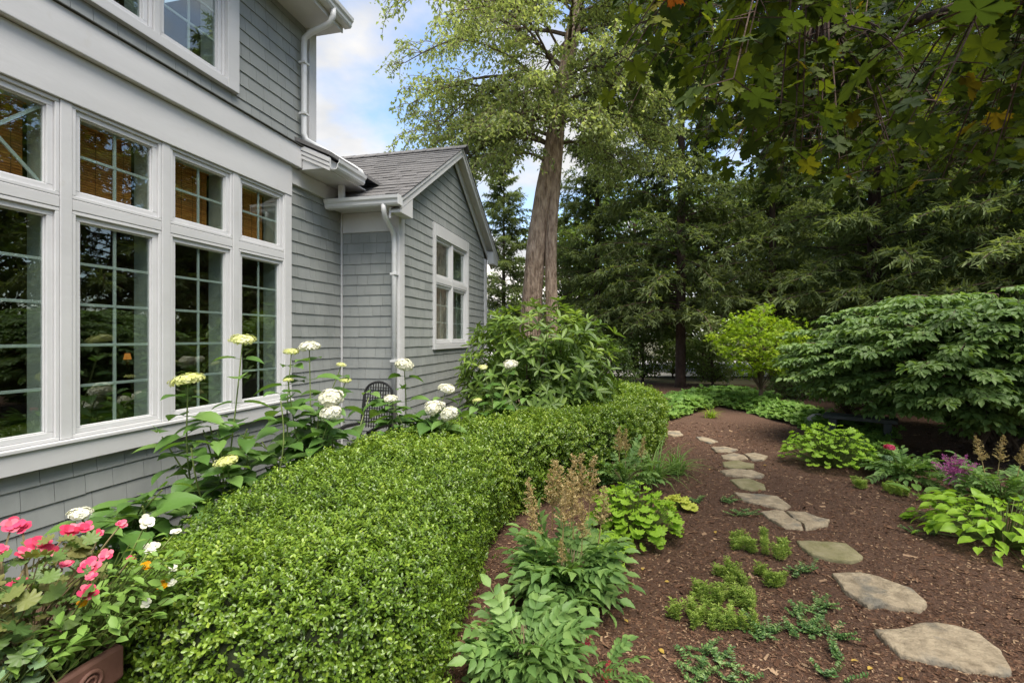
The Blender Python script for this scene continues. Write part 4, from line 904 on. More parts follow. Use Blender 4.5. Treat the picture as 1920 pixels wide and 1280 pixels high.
# black garden chair behind the hydrangeas
def garden_chair():
    c = at(682, 632, 5.05); c.z = 0; root = empty('garden_chair', c, 'black metal garden chair with arched lattice back against the house', 'chair'); m = M['black']
    fx = Vector((1,0,0)); bk = Vector((0,1,0)); up = Vector((0,0,1)); W, D = .185, .22
    P = lambda x, y, z: c+fx*x+bk*y+up*z
    for sx in (-1, 1):
        MB().tube([P(sx*W,-D,0), P(sx*W,-D,.44), P(sx*W,-D,.64)], .012, 6).build('leg', m, root)
        MB().tube([P(sx*W*.95,D+.05,0), P(sx*W*.95,D,.44)], .012, 6).build('leg', m, root)
        MB().tube([P(sx*W,-D-.02,.645), P(sx*W,-D*.2,.665), P(sx*W*.95,D+.02,.65)], [.02,.022,.016], 6).build('arm', m, root)
    st = MB()
    for i in range(9): y = -D+2*D*i/8; st.box(c.x-W, c.x+W, c.y+y-.012, c.y+y+.012, .435, .447)
    for i in range(7): x = -W+2*W*i/6; st.box(c.x+x-.010, c.x+x+.010, c.y-D, c.y+D, .4475, .453)
    st.build('seat', m, root)
    arch = [P(-W*.95,D,.44), P(-W*.98,D+.06,.75), P(-W*.93,D+.09,.96)]+[P(W*.93*math.sin(a), D+.10, .96+.14*math.cos(a)) for a in [R(-70+14*i) for i in range(11)]]+[P(W*.93,D+.09,.96), P(W*.98,D+.06,.75), P(W*.95,D,.44)]
    MB().tube(arch, .014, 6).build('back_frame', m, root)
    lt = MB()
    for i in range(1, 12):
        x = -W+2*W*i/12; lt.tube([P(x,D+.035,.6), P(x,D+.095,.96+.135*math.sqrt(max(0,1-(x/(W))**2)))], .0065, 4)
    for i in range(12):
        z = .62+i*.038; hw = W*.93 if z < .96 else W*.93*math.sqrt(max(.05, 1-((z-.96)/.14)**2)); lt.tube([P(-hw,D+.04+.06*(z-.6)/.45,z), P(hw,D+.04+.06*(z-.6)/.45,z)], .0065, 4)
    lt.build('lattice', m, root)
garden_chair()

# ------------------------------------------------------------------ rhododendron
def rhododendron():
    c = view(.42, 7.0); root = empty('rhododendron', c, 'large rhododendron with whorled leaves before the leaning trunk', 'shrub')
    LT = T([(0,0,0),(.3,-.38,.06),(.65,-.5,.05),(.9,-.22,-.03),(1,0,-.08),(.9,.22,-.03),(.65,.5,.05),(.3,.38,.06),(.5,0,-.02)], [(0,1,2,8),(8,2,3,4),(8,4,5,6),(0,8,6,7)])
    WH = []
    for s in range(5):
        rnd = random.Random(s); mb = MB(); n = rnd.choice((7,8,9)); v0 = rnd.random()*.5
        for k in range(n):
            a = 6.283*k/n+rnd.gauss(0,.15); el = rnd.uniform(-.25,.35) if k % 2 else rnd.uniform(.2,.8); Mx = frame((0,0,0), (math.cos(a), math.sin(a), el), (-math.cos(a)*el, -math.sin(a)*el, 1), rnd.uniform(.8,1.1), .30); mb.add([Mx @ Vector(v) for v in LT[0]], LT[1], v0+rnd.random()*.5)
        mb.tube([(0,0,-.9),(0,0,.02)], [.03,.03], 4, .2); WH.append(mb.mesh('leaf_whorl', M['rhodo'], True))
    H, RX = 1.62, 1.18; pts = []; i = 0
    while len(pts) < 330:
        d = Vector((random.gauss(0,1), random.gauss(0,1), random.gauss(.25,.8))).normalized()
        if d.z < -.55: continue
        r = random.uniform(.80,1.04) if len(pts) < 260 else random.uniform(.5,.8); p = Vector((d.x*RX*r, d.y*RX*r, .95+d.z*(1.12 if d.z > 0 else .75)*r)); p *= 1+.10*noise.noise(p*1.6)
        q = c+Vector((p.x, p.y, max(.2, p.z)))
        if q.x < XG+.22: continue
        pts.append((q, (d+Vector((0,0,.9))).normalized()))
    pts += [(at(x, y, dd), Vector((random.gauss(0,.2), random.gauss(0,.2), 1))) for x, y, dd in ((985,572,7.3),(1000,566,7.2),(962,585,7.0),(1062,578,7.2),(1080,590,7.1),(1102,600,6.9),(1115,625,6.8),(1135,640,6.9),(1150,650,7.0),(1160,660,7.1),(1045,588,7.2),(930,590,7.0))]
    for k, (q, ax) in enumerate(pts[:300] if len(pts) <= 300 else pts[:288]+pts[-12:]):
        link('leaf_whorl', random.choice(WH), root, Matrix.Translation(q) @ ax.to_track_quat('Z','Y').to_matrix().to_4x4() @ Matrix.Rotation(random.uniform(0,6.28),4,'Z') @ Matrix.Scale(random.uniform(.12,.19),4))
    mb = MB()
    for k in range(42):
        q, ax = random.choice(pts); b = c+Vector((random.gauss(0,.12), random.gauss(0,.12), 0)); mb.tube(spline([b, b.lerp(q,.5)+Vector((random.gauss(0,.12),random.gauss(0,.12),.0)), q-ax*.12], 8), [.022-.0022*i for i in range(8)], 5)
    mb.build('branches', M['twig'], root)
    n = 5200; dd = rand_dirs(n); dd[:,2] = np.abs(dd[:,2])*1.1-.35; rr = RNG.random(n)**.5*.92
    P = np.array(c)+np.stack([dd[:,0]*RX*rr, dd[:,1]*RX*rr, np.maximum(.12, .9+dd[:,2]*.95*rr)],1); keep = P[:,0] > XG+.15; P = P[keep]; n = len(P); A = rand_dirs(n)
    tag(link('inner_leaves', leaf_mesh('inner_leaves', M['rhodo'], P, A, np.tile([0,0,1.],(n,1))+RNG.normal(0,.4,(n,3)), RNG.uniform(.10,.16,n), .042, T_LEAF, RNG.random(n)*.4), root), kind='stuff')
rhododendron()

# ------------------------------------------------------------------ leaning twin trunk tree
def birch():
    D0 = 9.6; base = foot(1008, D0); root = empty('birch_tree', base, 'tall tree with leaning brown twin trunk and light hanging leaves', 'tree')
    tp = lambda x, y, dd=D0: at(x, y, dd)
    main = spline([tp(985,780), tp(993,640), tp(1001,520), tp(1014,400), tp(1034,290), tp(1052,180), tp(1070,80), tp(1092,-60), tp(1110,-260), tp(1120,-500)], 60)
    def rr(i): t = i/59; return .195*(1-t)**.6+.035
    mb = MB(); mb.tube(main, [rr(i) for i in range(60)], 18, rough=.10)
    s2 = spline([tp(1040,780,D0-.12), tp(1037,640,D0-.12), tp(1033,520,D0-.14), tp(1035,420,D0-.12), tp(1043,330,D0-.08), tp(1050,240)], 34)
    mb.tube(s2, [.135-.0012*i for i in range(34)], 16, rough=.10)
    t = mb.build('trunk', M['bark'], root, smooth=True)
    limbs = MB(); P, A, Nn, V = [], [], [], []
    def strand(p, az, ln, leafy=1.0):
        n = max(4, int(ln/.075)); pts = curve_pts(p, (math.cos(az), math.sin(az), random.uniform(-.2,.35)), (0,0,-2.0), ln, n)
        limbs.tube(pts[::2] if len(pts) > 4 else pts, .0045, 3)
        for q in pts[1:]:
            for _ in range(random.choice((2,2,3))):
                a = random.uniform(0,6.28); P.append(q+Vector((random.gauss(0,.03),random.gauss(0,.03),random.gauss(0,.03)))); A.append((math.cos(a)*.75, math.sin(a)*.75, random.uniform(-1.1,-.1))); Nn.append((math.cos(a)+random.gauss(0,.4), math.sin(a)+random.gauss(0,.4), .8)); V.append(random.random())
    def limb(start, az, el, L, r0, hang=1.0):
        pts = curve_pts(start, (math.cos(az)*math.cos(el), math.sin(az)*math.cos(el), math.sin(el)), (random.gauss(0,.3), random.gauss(0,.3), -1.1*hang), L, 9)
        limbs.tube(pts, [r0*(1-.09*i) for i in range(10)], 5)
        for i in range(2, 10):
            for _ in range(2 if i % 2 else 3):
                a2 = az+random.uniform(-1.3,1.3); L2 = random.uniform(.35,.95)*(1.1-.05*i); sub = curve_pts(pts[i], (math.cos(a2), math.sin(a2), random.uniform(-.1,.5)), (0,0,-1.0), L2, 4); limbs.tube(sub, [.009,.008,.007,.006,.005], 3)
                for q in sub[1:]: strand(q, a2+random.uniform(-1,1), random.uniform(.18,.5)*(hang if hang > 1 else 1))
    for i in range(30, 60):
        for _ in range(1 if i % 3 else 2):
            az = random.uniform(0,6.28); t = (i-30)/29
            limb(main[i], az, random.uniform(.1,.9), random.uniform(1.8,3.6)*(1.1-.25*t), .03, 1.25)
    for az, i, L in ((3.35,34,3.2),(3.6,36,3.4),(3.15,40,3.6),(3.4,30,2.6),(3.9,32,2.4),(2.9,43,3.6),(3.3,46,3.6),(0.2,30,2.2),(-.3,33,2.4),(.1,36,2.6),(.4,40,2.8),(4.5,30,1.8),(3.0,28,1.9),(3.7,27,1.7),(5.2,31,2.0),(4.9,38,2.2)): limb(main[i], az, random.uniform(.25,.7), L, .045)
    for az, i, L in ((3.3,27,2.3),(3.8,29,2.6),(4.4,28,2.0),(2.9,30,2.2),(3.5,33,3.0),(5.3,28,1.7),(0.1,29,2.2),(-.4,31,2.4),(.5,27,1.7),(4.0,25,1.5)): limb(main[i], az, random.uniform(.3,.6), L, .035, 1.7)
    tag(limbs.build('limbs', M['twig'], root), kind='stuff')
    n = len(P); tag(link('crown', leaf_mesh('crown', M['birch'], P, A, Nn, RNG.uniform(.06,.095,n), RNG.uniform(.038,.055,n), T_DIAM, V), root), kind='stuff')
    return n
nb = birch()

# ------------------------------------------------------------------ conifers
def spruce_meshes(seed, H=15.0, z0=1.5, Rb=3.4, nbr=150, dens=1.0):
    rnd = random.Random(seed); tr_ = MB(); tr_.tube([(0,0,-.1),(0,0,.3),(0.03,0,H*.5),(0,0,H)], [.22,.18,.11,.02], 10, rough=.15)
    br = MB(); P, A, N, L, V = [], [], [], [], []
    for k in range(nbr):
        z = z0+(H-z0-.3)*(k/nbr)**1.15; t = (z-z0)/(H-z0); ln = Rb*(1-t)**.75*rnd.uniform(.65,1.1)+.25; az = rnd.uniform(0,6.28)
        pts = curve_pts((0,0,z), (math.cos(az), math.sin(az), rnd.gauss(.22,.25)+.5*t), (rnd.gauss(0,.2),rnd.gauss(0,.2),-.75+.7*t+rnd.gauss(0,.25)), ln, 8); br.tube(pts, [.035*(1-.1*i)*(1-.6*t) for i in range(9)], 4)
        v0 = rnd.random()*.5
        for i in range(2, 9):
            for s in (-1, 1):
                for rep in range(2):
                    a2 = az+s*rnd.uniform(.6,1.25); tl = rnd.uniform(.25,.75)*(1.0-.07*i)*min(1, ln/1.8)+.15; sub = curve_pts(pts[i].lerp(pts[i-1], rnd.random()), (math.cos(a2), math.sin(a2), rnd.gauss(-.15,.35)), (0,0,-.9), tl, 4)
                    if rnd.random() < .4: br.tube(sub[::2], .006, 3)
                    m = max(3, int(tl/.06*dens))
                    for j in range(m):
                        f = j/m*3.99; q = sub[int(f)].lerp(sub[int(f)+1], f-int(f)); d = (sub[-1]-sub[0]).normalized()
                        for _ in range(3):
                            P.append(q); A.append(d*rnd.uniform(.3,1)+Vector((rnd.gauss(0,.45),rnd.gauss(0,.45),rnd.gauss(-.15,.35)))); N.append((rnd.gauss(0,.5),rnd.gauss(0,.5),1)); L.append(rnd.uniform(.10,.20)); V.append(v0+rnd.random()*.5)
    T_N = T([(0,-.5,0),(1,-.15,0),(1,.15,0),(0,.5,0)], [(0,1,2,3)])
    L = np.array(L); cm = leaf_mesh('crown', M['spruce'], np.array([tuple(p) for p in P]), np.array([tuple(p) for p in A]), N, L, L*.26, T_N, V)
    return tr_.mesh('trunk', M['bark_dark'], True), br.mesh('limbs', M['bark_dark']), cm, len(P)
SPR = [spruce_meshes(3, 15.0, 2.1, 3.6, 150), spruce_meshes(8, 13.0, 2.4, 3.4, 130)]
conifers = [(1276, 15.5, 0, .0, 1.0, 'spruce whose dark trunk stands just beyond the hedge end'), (1640, 12.5, 1, 1.3, 1.05, 'conifer with bare reddish trunk above the broad dark shrub'), (1120, 18.5, 0, 2.2, .85, 'dense spruce behind the leaning twin trunk'),
            (945, 20.0, 0, 4.0, .62, 'low dark spruce between the house gable and the twin trunk'), (1450, 19.0, 1, 3.1, 1.0, 'farther thin conifer in the gap right of the near spruce'), (1860, 14.0, 0, 5.2, .95, 'conifer at the right picture edge behind the broad shrub'), (1990, 9.5, 1, .7, 1.0, 'conifer past the right picture edge whose limbs reach in'), (1750, 19.0, 0, 1.9, .9, 'conifer in the back row behind the broad shrub')]
for px, d, k, rz, s, lab in conifers:
    b = foot(px, d); b.z = -.05; root = empty('conifer_tree', b, lab, 'tree', 'conifers behind the garden'); root.rotation_euler.z = rz; root.scale = (s,s,s)
    for nm, me, kd in (('trunk', SPR[k][0], None), ('limbs', SPR[k][1], 'stuff'), ('crown', SPR[k][2], 'stuff')):
        o = bpy.data.objects.new(nm, me); COL.objects.link(o); o.parent = root
        if kd: tag(o, kind=kd)

# ------------------------------------------------------------------ leafy trees and shrubs further back
def leafy_meshes(seed, mat, H, z0, Rx, nclump, per, ls, lean=0, tmpl=T_LEAF, trunk_r=.15, wl=.6, bark='bark_dark'):
    rnd = random.Random(seed); rg = np.random.default_rng(seed); tr_ = MB(); tr_.tube([(0,0,-.1),(.04,.02,z0*.6),(lean*.5,0,z0+(H-z0)*.4),(lean,0,H*.92)], [trunk_r*1.25,trunk_r,trunk_r*.7,.02], 9, rough=.12)
    P, A, N, L, V = [], [], [], [], []
    for k in range(nclump):
        d = Vector((rnd.gauss(0,1), rnd.gauss(0,1), rnd.gauss(0,1))).normalized(); r = rnd.uniform(.35,1.0)**.6
        zc = (z0+H)/2; c = Vector((lean*.6+d.x*Rx*r, d.y*Rx*r, zc+d.z*(H-z0)/2*r)); b = Vector((0,0,max(z0*.6, c.z-Rx*.6)))
        tr_.tube([b, b.lerp(c,.55)+Vector((0,0,.12)), c], [trunk_r*.22,trunk_r*.14,.006], 4)
        cr = rnd.uniform(.16,.30)*Rx; v0 = rnd.random()*.5; o = rg.normal(0,1,(per,3)); o /= np.maximum(np.linalg.norm(o,axis=1,keepdims=True),.5); o[:,2] *= .45
        p = np.array(c)+o*cr; P.append(p); a = o+rg.normal(0,.5,(per,3)); a[:,2] -= .5; A.append(a); nn = rg.normal(0,.35,(per,3)); nn[:,2] += 1; N.append(nn); L.append(rg.uniform(.7,1.2,per)*ls); V.append(np.clip(v0+rg.random(per)*.5,0,1))
    P, A, N, L, V = (np.concatenate(z) for z in (P,A,N,L,V))
    return tr_.mesh('trunk', M[bark]), leaf_mesh('crown', mat, P, A, N, L, L*wl, tmpl, V)
def plant_tree(name, meshes, loc, rz, s, label, cat='tree', group=None):
    root = empty(name, loc, label, cat, group); root.rotation_euler.z = rz; root.scale = (s,s,s)
    for nm, me in zip(('trunk','crown'), meshes):
        o = bpy.data.objects.new(nm, me); COL.objects.link(o); o.parent = root
        if nm == 'crown': tag(o, kind='stuff')
    return root
JM = leafy_meshes(5, M['jmaple'], 2.32, .75, .95, 110, 34, .085, 0, T_PALM, .045, 1.0, 'twig')
plant_tree('japanese_maple', JM, foot(1425, 10.6), .4, 1.0, 'small chartreuse yellow maple glowing between the dark spruce and the broad shrub')
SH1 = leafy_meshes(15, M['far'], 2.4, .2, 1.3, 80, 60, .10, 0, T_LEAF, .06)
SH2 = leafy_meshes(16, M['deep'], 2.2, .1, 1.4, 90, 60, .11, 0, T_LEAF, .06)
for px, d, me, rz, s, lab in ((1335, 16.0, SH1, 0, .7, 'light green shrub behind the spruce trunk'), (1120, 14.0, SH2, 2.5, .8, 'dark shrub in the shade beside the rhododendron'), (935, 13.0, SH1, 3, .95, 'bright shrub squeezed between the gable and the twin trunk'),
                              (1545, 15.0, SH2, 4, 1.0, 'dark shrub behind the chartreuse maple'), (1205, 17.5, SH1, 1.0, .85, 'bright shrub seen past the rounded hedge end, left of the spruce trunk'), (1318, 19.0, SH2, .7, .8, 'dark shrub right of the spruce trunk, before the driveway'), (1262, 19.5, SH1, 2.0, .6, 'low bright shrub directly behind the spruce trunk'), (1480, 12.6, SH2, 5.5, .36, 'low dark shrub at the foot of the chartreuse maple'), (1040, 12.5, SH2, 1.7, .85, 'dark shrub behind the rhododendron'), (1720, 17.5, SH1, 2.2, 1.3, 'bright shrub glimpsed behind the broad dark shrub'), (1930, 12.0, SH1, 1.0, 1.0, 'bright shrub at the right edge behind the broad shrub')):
    plant_tree('garden_shrub', me, foot(px, d), rz, s, lab, 'shrub', 'shrubs behind the garden')
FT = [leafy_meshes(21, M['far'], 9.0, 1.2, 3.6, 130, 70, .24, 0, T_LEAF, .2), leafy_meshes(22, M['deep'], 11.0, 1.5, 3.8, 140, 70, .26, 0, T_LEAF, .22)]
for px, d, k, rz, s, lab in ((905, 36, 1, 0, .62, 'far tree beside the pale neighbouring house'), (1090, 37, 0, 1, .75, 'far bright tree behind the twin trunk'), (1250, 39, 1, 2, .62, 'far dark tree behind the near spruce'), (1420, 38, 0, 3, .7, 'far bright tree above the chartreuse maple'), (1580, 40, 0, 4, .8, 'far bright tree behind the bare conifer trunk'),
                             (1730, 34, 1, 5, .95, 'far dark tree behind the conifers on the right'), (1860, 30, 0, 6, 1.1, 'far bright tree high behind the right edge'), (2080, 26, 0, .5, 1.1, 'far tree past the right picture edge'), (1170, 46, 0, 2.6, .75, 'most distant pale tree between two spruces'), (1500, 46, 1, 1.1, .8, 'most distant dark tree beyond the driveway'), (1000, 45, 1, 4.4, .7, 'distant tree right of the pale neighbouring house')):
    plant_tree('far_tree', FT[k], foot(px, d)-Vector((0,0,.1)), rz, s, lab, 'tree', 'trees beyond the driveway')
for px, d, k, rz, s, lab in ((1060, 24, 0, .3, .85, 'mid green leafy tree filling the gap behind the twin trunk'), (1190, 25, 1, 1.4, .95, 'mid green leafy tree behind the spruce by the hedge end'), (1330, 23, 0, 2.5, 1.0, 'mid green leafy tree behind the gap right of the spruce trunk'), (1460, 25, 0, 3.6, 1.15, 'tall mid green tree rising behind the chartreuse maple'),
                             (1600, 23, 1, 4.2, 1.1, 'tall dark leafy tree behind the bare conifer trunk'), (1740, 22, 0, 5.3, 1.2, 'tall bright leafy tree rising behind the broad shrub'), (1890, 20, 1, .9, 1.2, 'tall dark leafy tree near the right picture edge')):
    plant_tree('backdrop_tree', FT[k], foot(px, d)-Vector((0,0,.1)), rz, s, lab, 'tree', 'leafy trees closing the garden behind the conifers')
for px, d, rz, s, lab in ((1590, 9.8, .3, .8, 'dark shrub filling in left of and behind the broad shrub'), (1760, 10.2, 1.9, 1.0, 'dark shrub hidden close behind the broad shrub'), (1930, 9.6, 3.3, 1.0, 'dark shrub behind the broad shrub at the picture edge')):
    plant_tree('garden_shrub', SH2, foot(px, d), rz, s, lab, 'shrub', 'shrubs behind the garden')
# trees on the camera's right side that only the windows reflect
for (x, y, k, s) in ((11, 3, 1, .9), (14, 8, 0, 1.0), (12, -3, 1, 1.0), (18, 13, 1, 1.1), (9.5, -8, 0, .9)):
    plant_tree('far_tree', FT[k], (x, y, -.1), x+y, s, 'leafy tree outside the picture, mirrored in the panes '+{11:'of the second tall window',14:'of the third tall window',12:'nearest the picture edge',18:'of the last tall window',9.5:'of the crossed transom'}[x], 'tree', 'trees beside the garden seen in the window panes')

# broad shrub
def broad_shrub():
    c = view(6.80, 6.9); root = empty('broad_shrub', c, 'broad dark green shrub with layered leaf sprays at the right', 'shrub'); br = MB(); P, A, N, L, V = [], [], [], [], []
    RX, RY = 2.45, 1.8; cnt = 0
    ca, sa = CA, SA
    while cnt < 640:
        d = Vector((random.gauss(0,1), random.gauss(-.25,1), random.gauss(.1,.7))).normalized(); r = random.uniform(.78,1.0) if random.random() < .72 else random.uniform(.4,.72)
        zz = 1.28+d.z*(1.10 if d.z > 0 else 1.05)*r; x, y = d.x*RX*r, d.y*RY*r; k = 1+.14*noise.noise(Vector((x,y,zz))*.9); x *= k; y *= k
        if zz < .40-.18*min(1, max(-.3, x))+.12*noise.noise(Vector((x*1.5,y*1.5,4))): continue
        cnt += 1; p = c+Vector((x*ca-y*sa, x*sa+y*ca, zz)); o = Vector((p.x-c.x, p.y-c.y, 0)).normalized(); az0 = math.atan2(o.y, o.x)+random.gauss(0,.35)
        ln = random.uniform(.45,.75); st = p-Vector((math.cos(az0), math.sin(az0), .1))*ln*.6; pts = curve_pts(st, (math.cos(az0), math.sin(az0), .22), (0,0,-.75), ln, 7); br.tube(pts, [.007-.0006*i for i in range(8)], 3)
        b = c+Vector((random.gauss(0,.15), random.gauss(0,.15), .1)); 
        if cnt % 9 == 0: br.tube(spline([b, b.lerp(st,.5)+Vector((0,0,.18)), st], 6), [.028,.022,.017,.013,.010,.007], 5)
        v0 = random.random()*.45
        for i, q in enumerate(pts[1:]):
            for s in (-1, 1):
                a2 = az0+s*random.uniform(.55,1.2); L2 = random.uniform(.10,.22)*(1.2-.08*i); sub = [q+Vector((math.cos(a2), math.sin(a2), -.12))*L2*f for f in (.25,.6,1.0)]
                for j, w in enumerate(sub):
                    for s2 in (-1, 1) if j < 2 else (0, .5, -.5):
                        a3 = a2+s2*1.0; P.append(w); A.append((math.cos(a3), math.sin(a3), random.gauss(-.5,.3))); N.append((random.gauss(0,.42), random.gauss(0,.42), 1)); L.append(random.uniform(.08,.125)); V.append(v0+random.random()*.5)
    n = len(P); L = np.array(L); tag(link('foliage', leaf_mesh('foliage', M['euon'], np.array([tuple(p) for p in P]), A, N, L, L*.52, T_LEAF, V), root), kind='stuff')
    tag(br.build('branches', M['twig'], root), kind='stuff'); return n
ne = broad_shrub()
# dark bench and grey rock in the shade
bc = at(1612, 632, 7.2); bc.z = 0
bench = empty('stone_bench', bc, 'low dark bench half hidden under the broad shrub', 'bench')
mx_ = Matrix.Rotation(-.45, 4, 'Z')
def bench_part(nm, *b): o = bx(nm, M['darkstone'], None, *b, bevel=.012); o.matrix_basis = Matrix.Translation(bc) @ mx_; return par(o, bench)
bench_part('seat', -.45, .45, -.17, .17, .36, .42)
for s in (-1, 1): bench_part('leg', s*.33-.05, s*.33+.05, -.13, .13, 0, .36)
rk = at(1536, 632, 8.2); mb = MB(); bm = bmesh.new(); bmesh.ops.create_icosphere(bm, subdivisions=2, radius=.2)
for v in bm.verts: v.co *= 1+.35*noise.noise(v.co*5); v.co.z *= .9
mb.add([Vector((rk.x, rk.y, .12))+v.co for v in bm.verts], [[v.index for v in f.verts] for f in bm.faces]); bm.free()
tag(mb.build('garden_rock', M['greystone'], smooth=False), 'pointed grey rock in the shade left of the low dark bench', 'rock')
# neighbouring house far behind
nh = empty('neighbour_house', at(935, 632, 33)*1.0-Vector((0,0,1.6)), 'pale neighbouring house glimpsed between the gable and the twin trunk', 'house')
def nbox(nm, mat, x0, x1, d0, d1, z0, z1):
    q = [view(x0,d0,z0), view(x1,d0,z0), view(x1,d1,z0), view(x0,d1,z0)]; return MB().prism(q, (0,0,z1-z0)).build(nm, mat, nh)
nbox('wall', M['trim'], -8.0, 4.2, 33, 41, 0, 4.0)
MB().prism([view(-8.4,32.5,4.0), view(-8.4,41.5,4.0), view(-8.4,37,7.2)], view(4.6,32.5,4)-view(-8.4,32.5,4)).build('roof', M['drive'], nh)
for xx in (-1.9, .2, 2.2): 
    w_ = nbox('window', M['flash'], xx-.5, xx+.5, 32.97, 33.0, 1.4, 2.8)
nbox('window_trim', M['trim_fine'], -2.5, -1.3, 32.985, 33.0, 1.28, 2.9)

# ------------------------------------------------------------------ planter with flowers, near left
def planter():
    x1, y1, W, Ln = -1.585, 1.235, .36, .95; cx, cy = x1-W/2, y1-Ln/2
    root = empty('planter', (cx, cy, 0), 'brown terracotta trough planter with scroll relief, overflowing with flowers', 'planter'); m = M['terra']
    def trough(sx, sy, z): return [(cx-sx,cy-sy,z),(cx+sx,cy-sy,z),(cx+sx,cy+sy,z),(cx-sx,cy+sy,z)]
    prof = [(.62,.10,.0),(.66,.12,.02),(.74,.16,.06),(.80,.20,.30),(.88,.30,.46),(.93,.40,.475),(.93,.42,.485),(1.0,.5,.50),(1.0,.5,.595),(.97,.47,.605),(.86,.40,.605),(.84,.39,.56),(.84,.39,.50)]
    vs = []; fs = []
    for k, (s, _, z) in enumerate(prof): vs += trough(W/2*s, Ln/2-(W/2)*(1-s), z)
    for k in range(len(prof)-1):
        for i in range(4): fs.append((k*4+i, k*4+(i+1) % 4, (k+1)*4+(i+1) % 4, (k+1)*4+i))
    o = MB().add(vs, fs); o.f.append((0,3,2,1)); body = o.build('body', m, root, .006)
    e = (len(prof)-1)*4; MB().add(trough(W/2*.83, Ln/2-W/2*.17, .555), [(0,1,2,3)]).build('potting_soil', M['soil'], root)
    def scroll(c0, s, flip, axis):
        pts = []
        for i in range(34):
            t = i/33; a = t*4.2*math.pi*.9; r = s*(1-.82*t); u, z = math.cos(a)*r*flip, math.sin(a)*r
            pts.append(Vector((c0[0]+.003, c0[1]+u, c0[2]+z)) if axis == 'y' else Vector((c0[0]+u, c0[1]+.003, c0[2]+z)))
        return MB().tube(pts, [.0075*(1-.5*i/33) for i in range(34)], 6)
    for k in range(6):
        y = y1-.10-.15*k; scroll((x1, y, .547), .036, 1 if k % 2 else -1, 'y').build('scroll_relief', m, root, smooth=True)
    for k in range(2): scroll((x1-.10-.16*k, y1, .547), .036, 1 if k % 2 else -1, 'x').build('scroll_relief', m, root, smooth=True)
    for sx in (-1, 1):
        for sy in (-1, 1):
            c = Vector((cx+sx*W*.30, cy+sy*(Ln/2-.10), 0)); pts = [c+Vector((0,0,z)) for z in (-.01,.02,.05,.08,.11)]; MB().tube(pts, [.045,.062,.066,.055,.04], 10).build('foot', m, root, smooth=True)
    return cx, cy, W, Ln
pcx, pcy, pW, pLn = planter()
# begonias: leaves and broad petalled flowers
def petal_flower(name, mat, seed, np_=6, cup=.5):
    rnd = random.Random(seed); mb = MB()
    for ring in range(2):
        for k in range(np_-ring):
            a = 6.283*k/(np_-ring)+ring*.5+rnd.gauss(0,.12); el = cup*(.4+.7*ring)+rnd.gauss(0,.12); Mx = frame((0,0,.03*ring), (math.cos(a), math.sin(a), el), (-math.cos(a)*el,-math.sin(a)*el,1), (1-.3*ring)*rnd.uniform(.85,1.1), .85*(1-.25*ring))
            pt = [(0,0,0),(.35,-.40,.02),(.75,-.50,.06),(.98,-.2,.0),(1.0,.15,-.02),(.78,.5,.06),(.35,.40,.02),(.55,0,-.05)]; mb.add([Mx @ Vector(v) for v in pt], [(0,1,7),(1,2,7),(2,3,7),(3,4,7),(4,5,7),(5,6,7),(6,0,7)], rnd.random())
    return mb.mesh(name, mat, True)
BEG = [petal_flower('flower', M['pink_fl'], s, 5, .55) for s in (1,2,3)]; PAN = [petal_flower('flower', M['yellow_fl'], 7, 5, .4)]; WHT = [petal_flower('flower', M['white_fl'], s, 5, .5) for s in (8,9)]
BLEAF = [single_leaf('leaf', M['bego'], round_template(9), 1.05, .4, var=v) for v in (.2,.5,.85)]; ILEAF = single_leaf('leaf', M['ivy'], round_template(5), 1.0, .4); SLEAF = single_leaf('leaf', M['cover'], T_LEAF, .6, .3, var=.75)
def bouquet(name, base, label, cat, flowers, fm, leaves, lm, lsize, box, fsize, stemmat='stem'):
    """flowers: (px, py, d) heads; box: centre, spread of the leaf mass"""
    root = empty(name, base, label, cat); B = Vector(base); st = MB()
    for px, py, d, s in flowers:
        q = at(px, py, d); tocam = (Vector((0,0,1.6))-q).normalized(); ax = (tocam*.7+Vector((random.gauss(0,.3), random.gauss(0,.3), .7))).normalized()
        link('flower', random.choice(fm), root, Matrix.Translation(q) @ ax.to_track_quat('Z','Y').to_matrix().to_4x4() @ Matrix.Rotation(random.uniform(0,6.28),4,'Z') @ Matrix.Scale(fsize*s,4))
        st.tube(spline([B+Vector((random.gauss(0,.03),random.gauss(0,.03),0)), B.lerp(q,.6)+Vector((random.gauss(0,.03),random.gauss(0,.03),.03)), q], 6), .0028, 4)
    c, sx, sy, sz = box
    for i in range(leaves):
        d = Vector((random.gauss(0,1), random.gauss(0,1), random.gauss(0,1))).normalized()*random.random()**.45; q = Vector(c)+Vector((d.x*sx, d.y*sy, d.z*sz)); q.z = max(q.z, .59)
        if q.z < .67: q.x = min(q.x, -1.63)
        o = Vector((q.x-B.x, q.y-B.y, 0)); o = o.normalized() if o.length > .01 else Vector((1,0,0)); L = lsize*random.uniform(.6,1.2)
        link('leaf', random.choice(lm), root, frame(q, o+Vector((random.gauss(0,.5), random.gauss(0,.5), random.gauss(-.1,.35))), (random.gauss(0,.35), random.gauss(0,.35), 1), L))
        if i % 2 == 0: st.tube([B+Vector((random.gauss(0,.04),random.gauss(0,.04),0)), q-o*L*.3], .0022, 3)
    st.build('stems', M[stemmat], root); return root
PT = .556
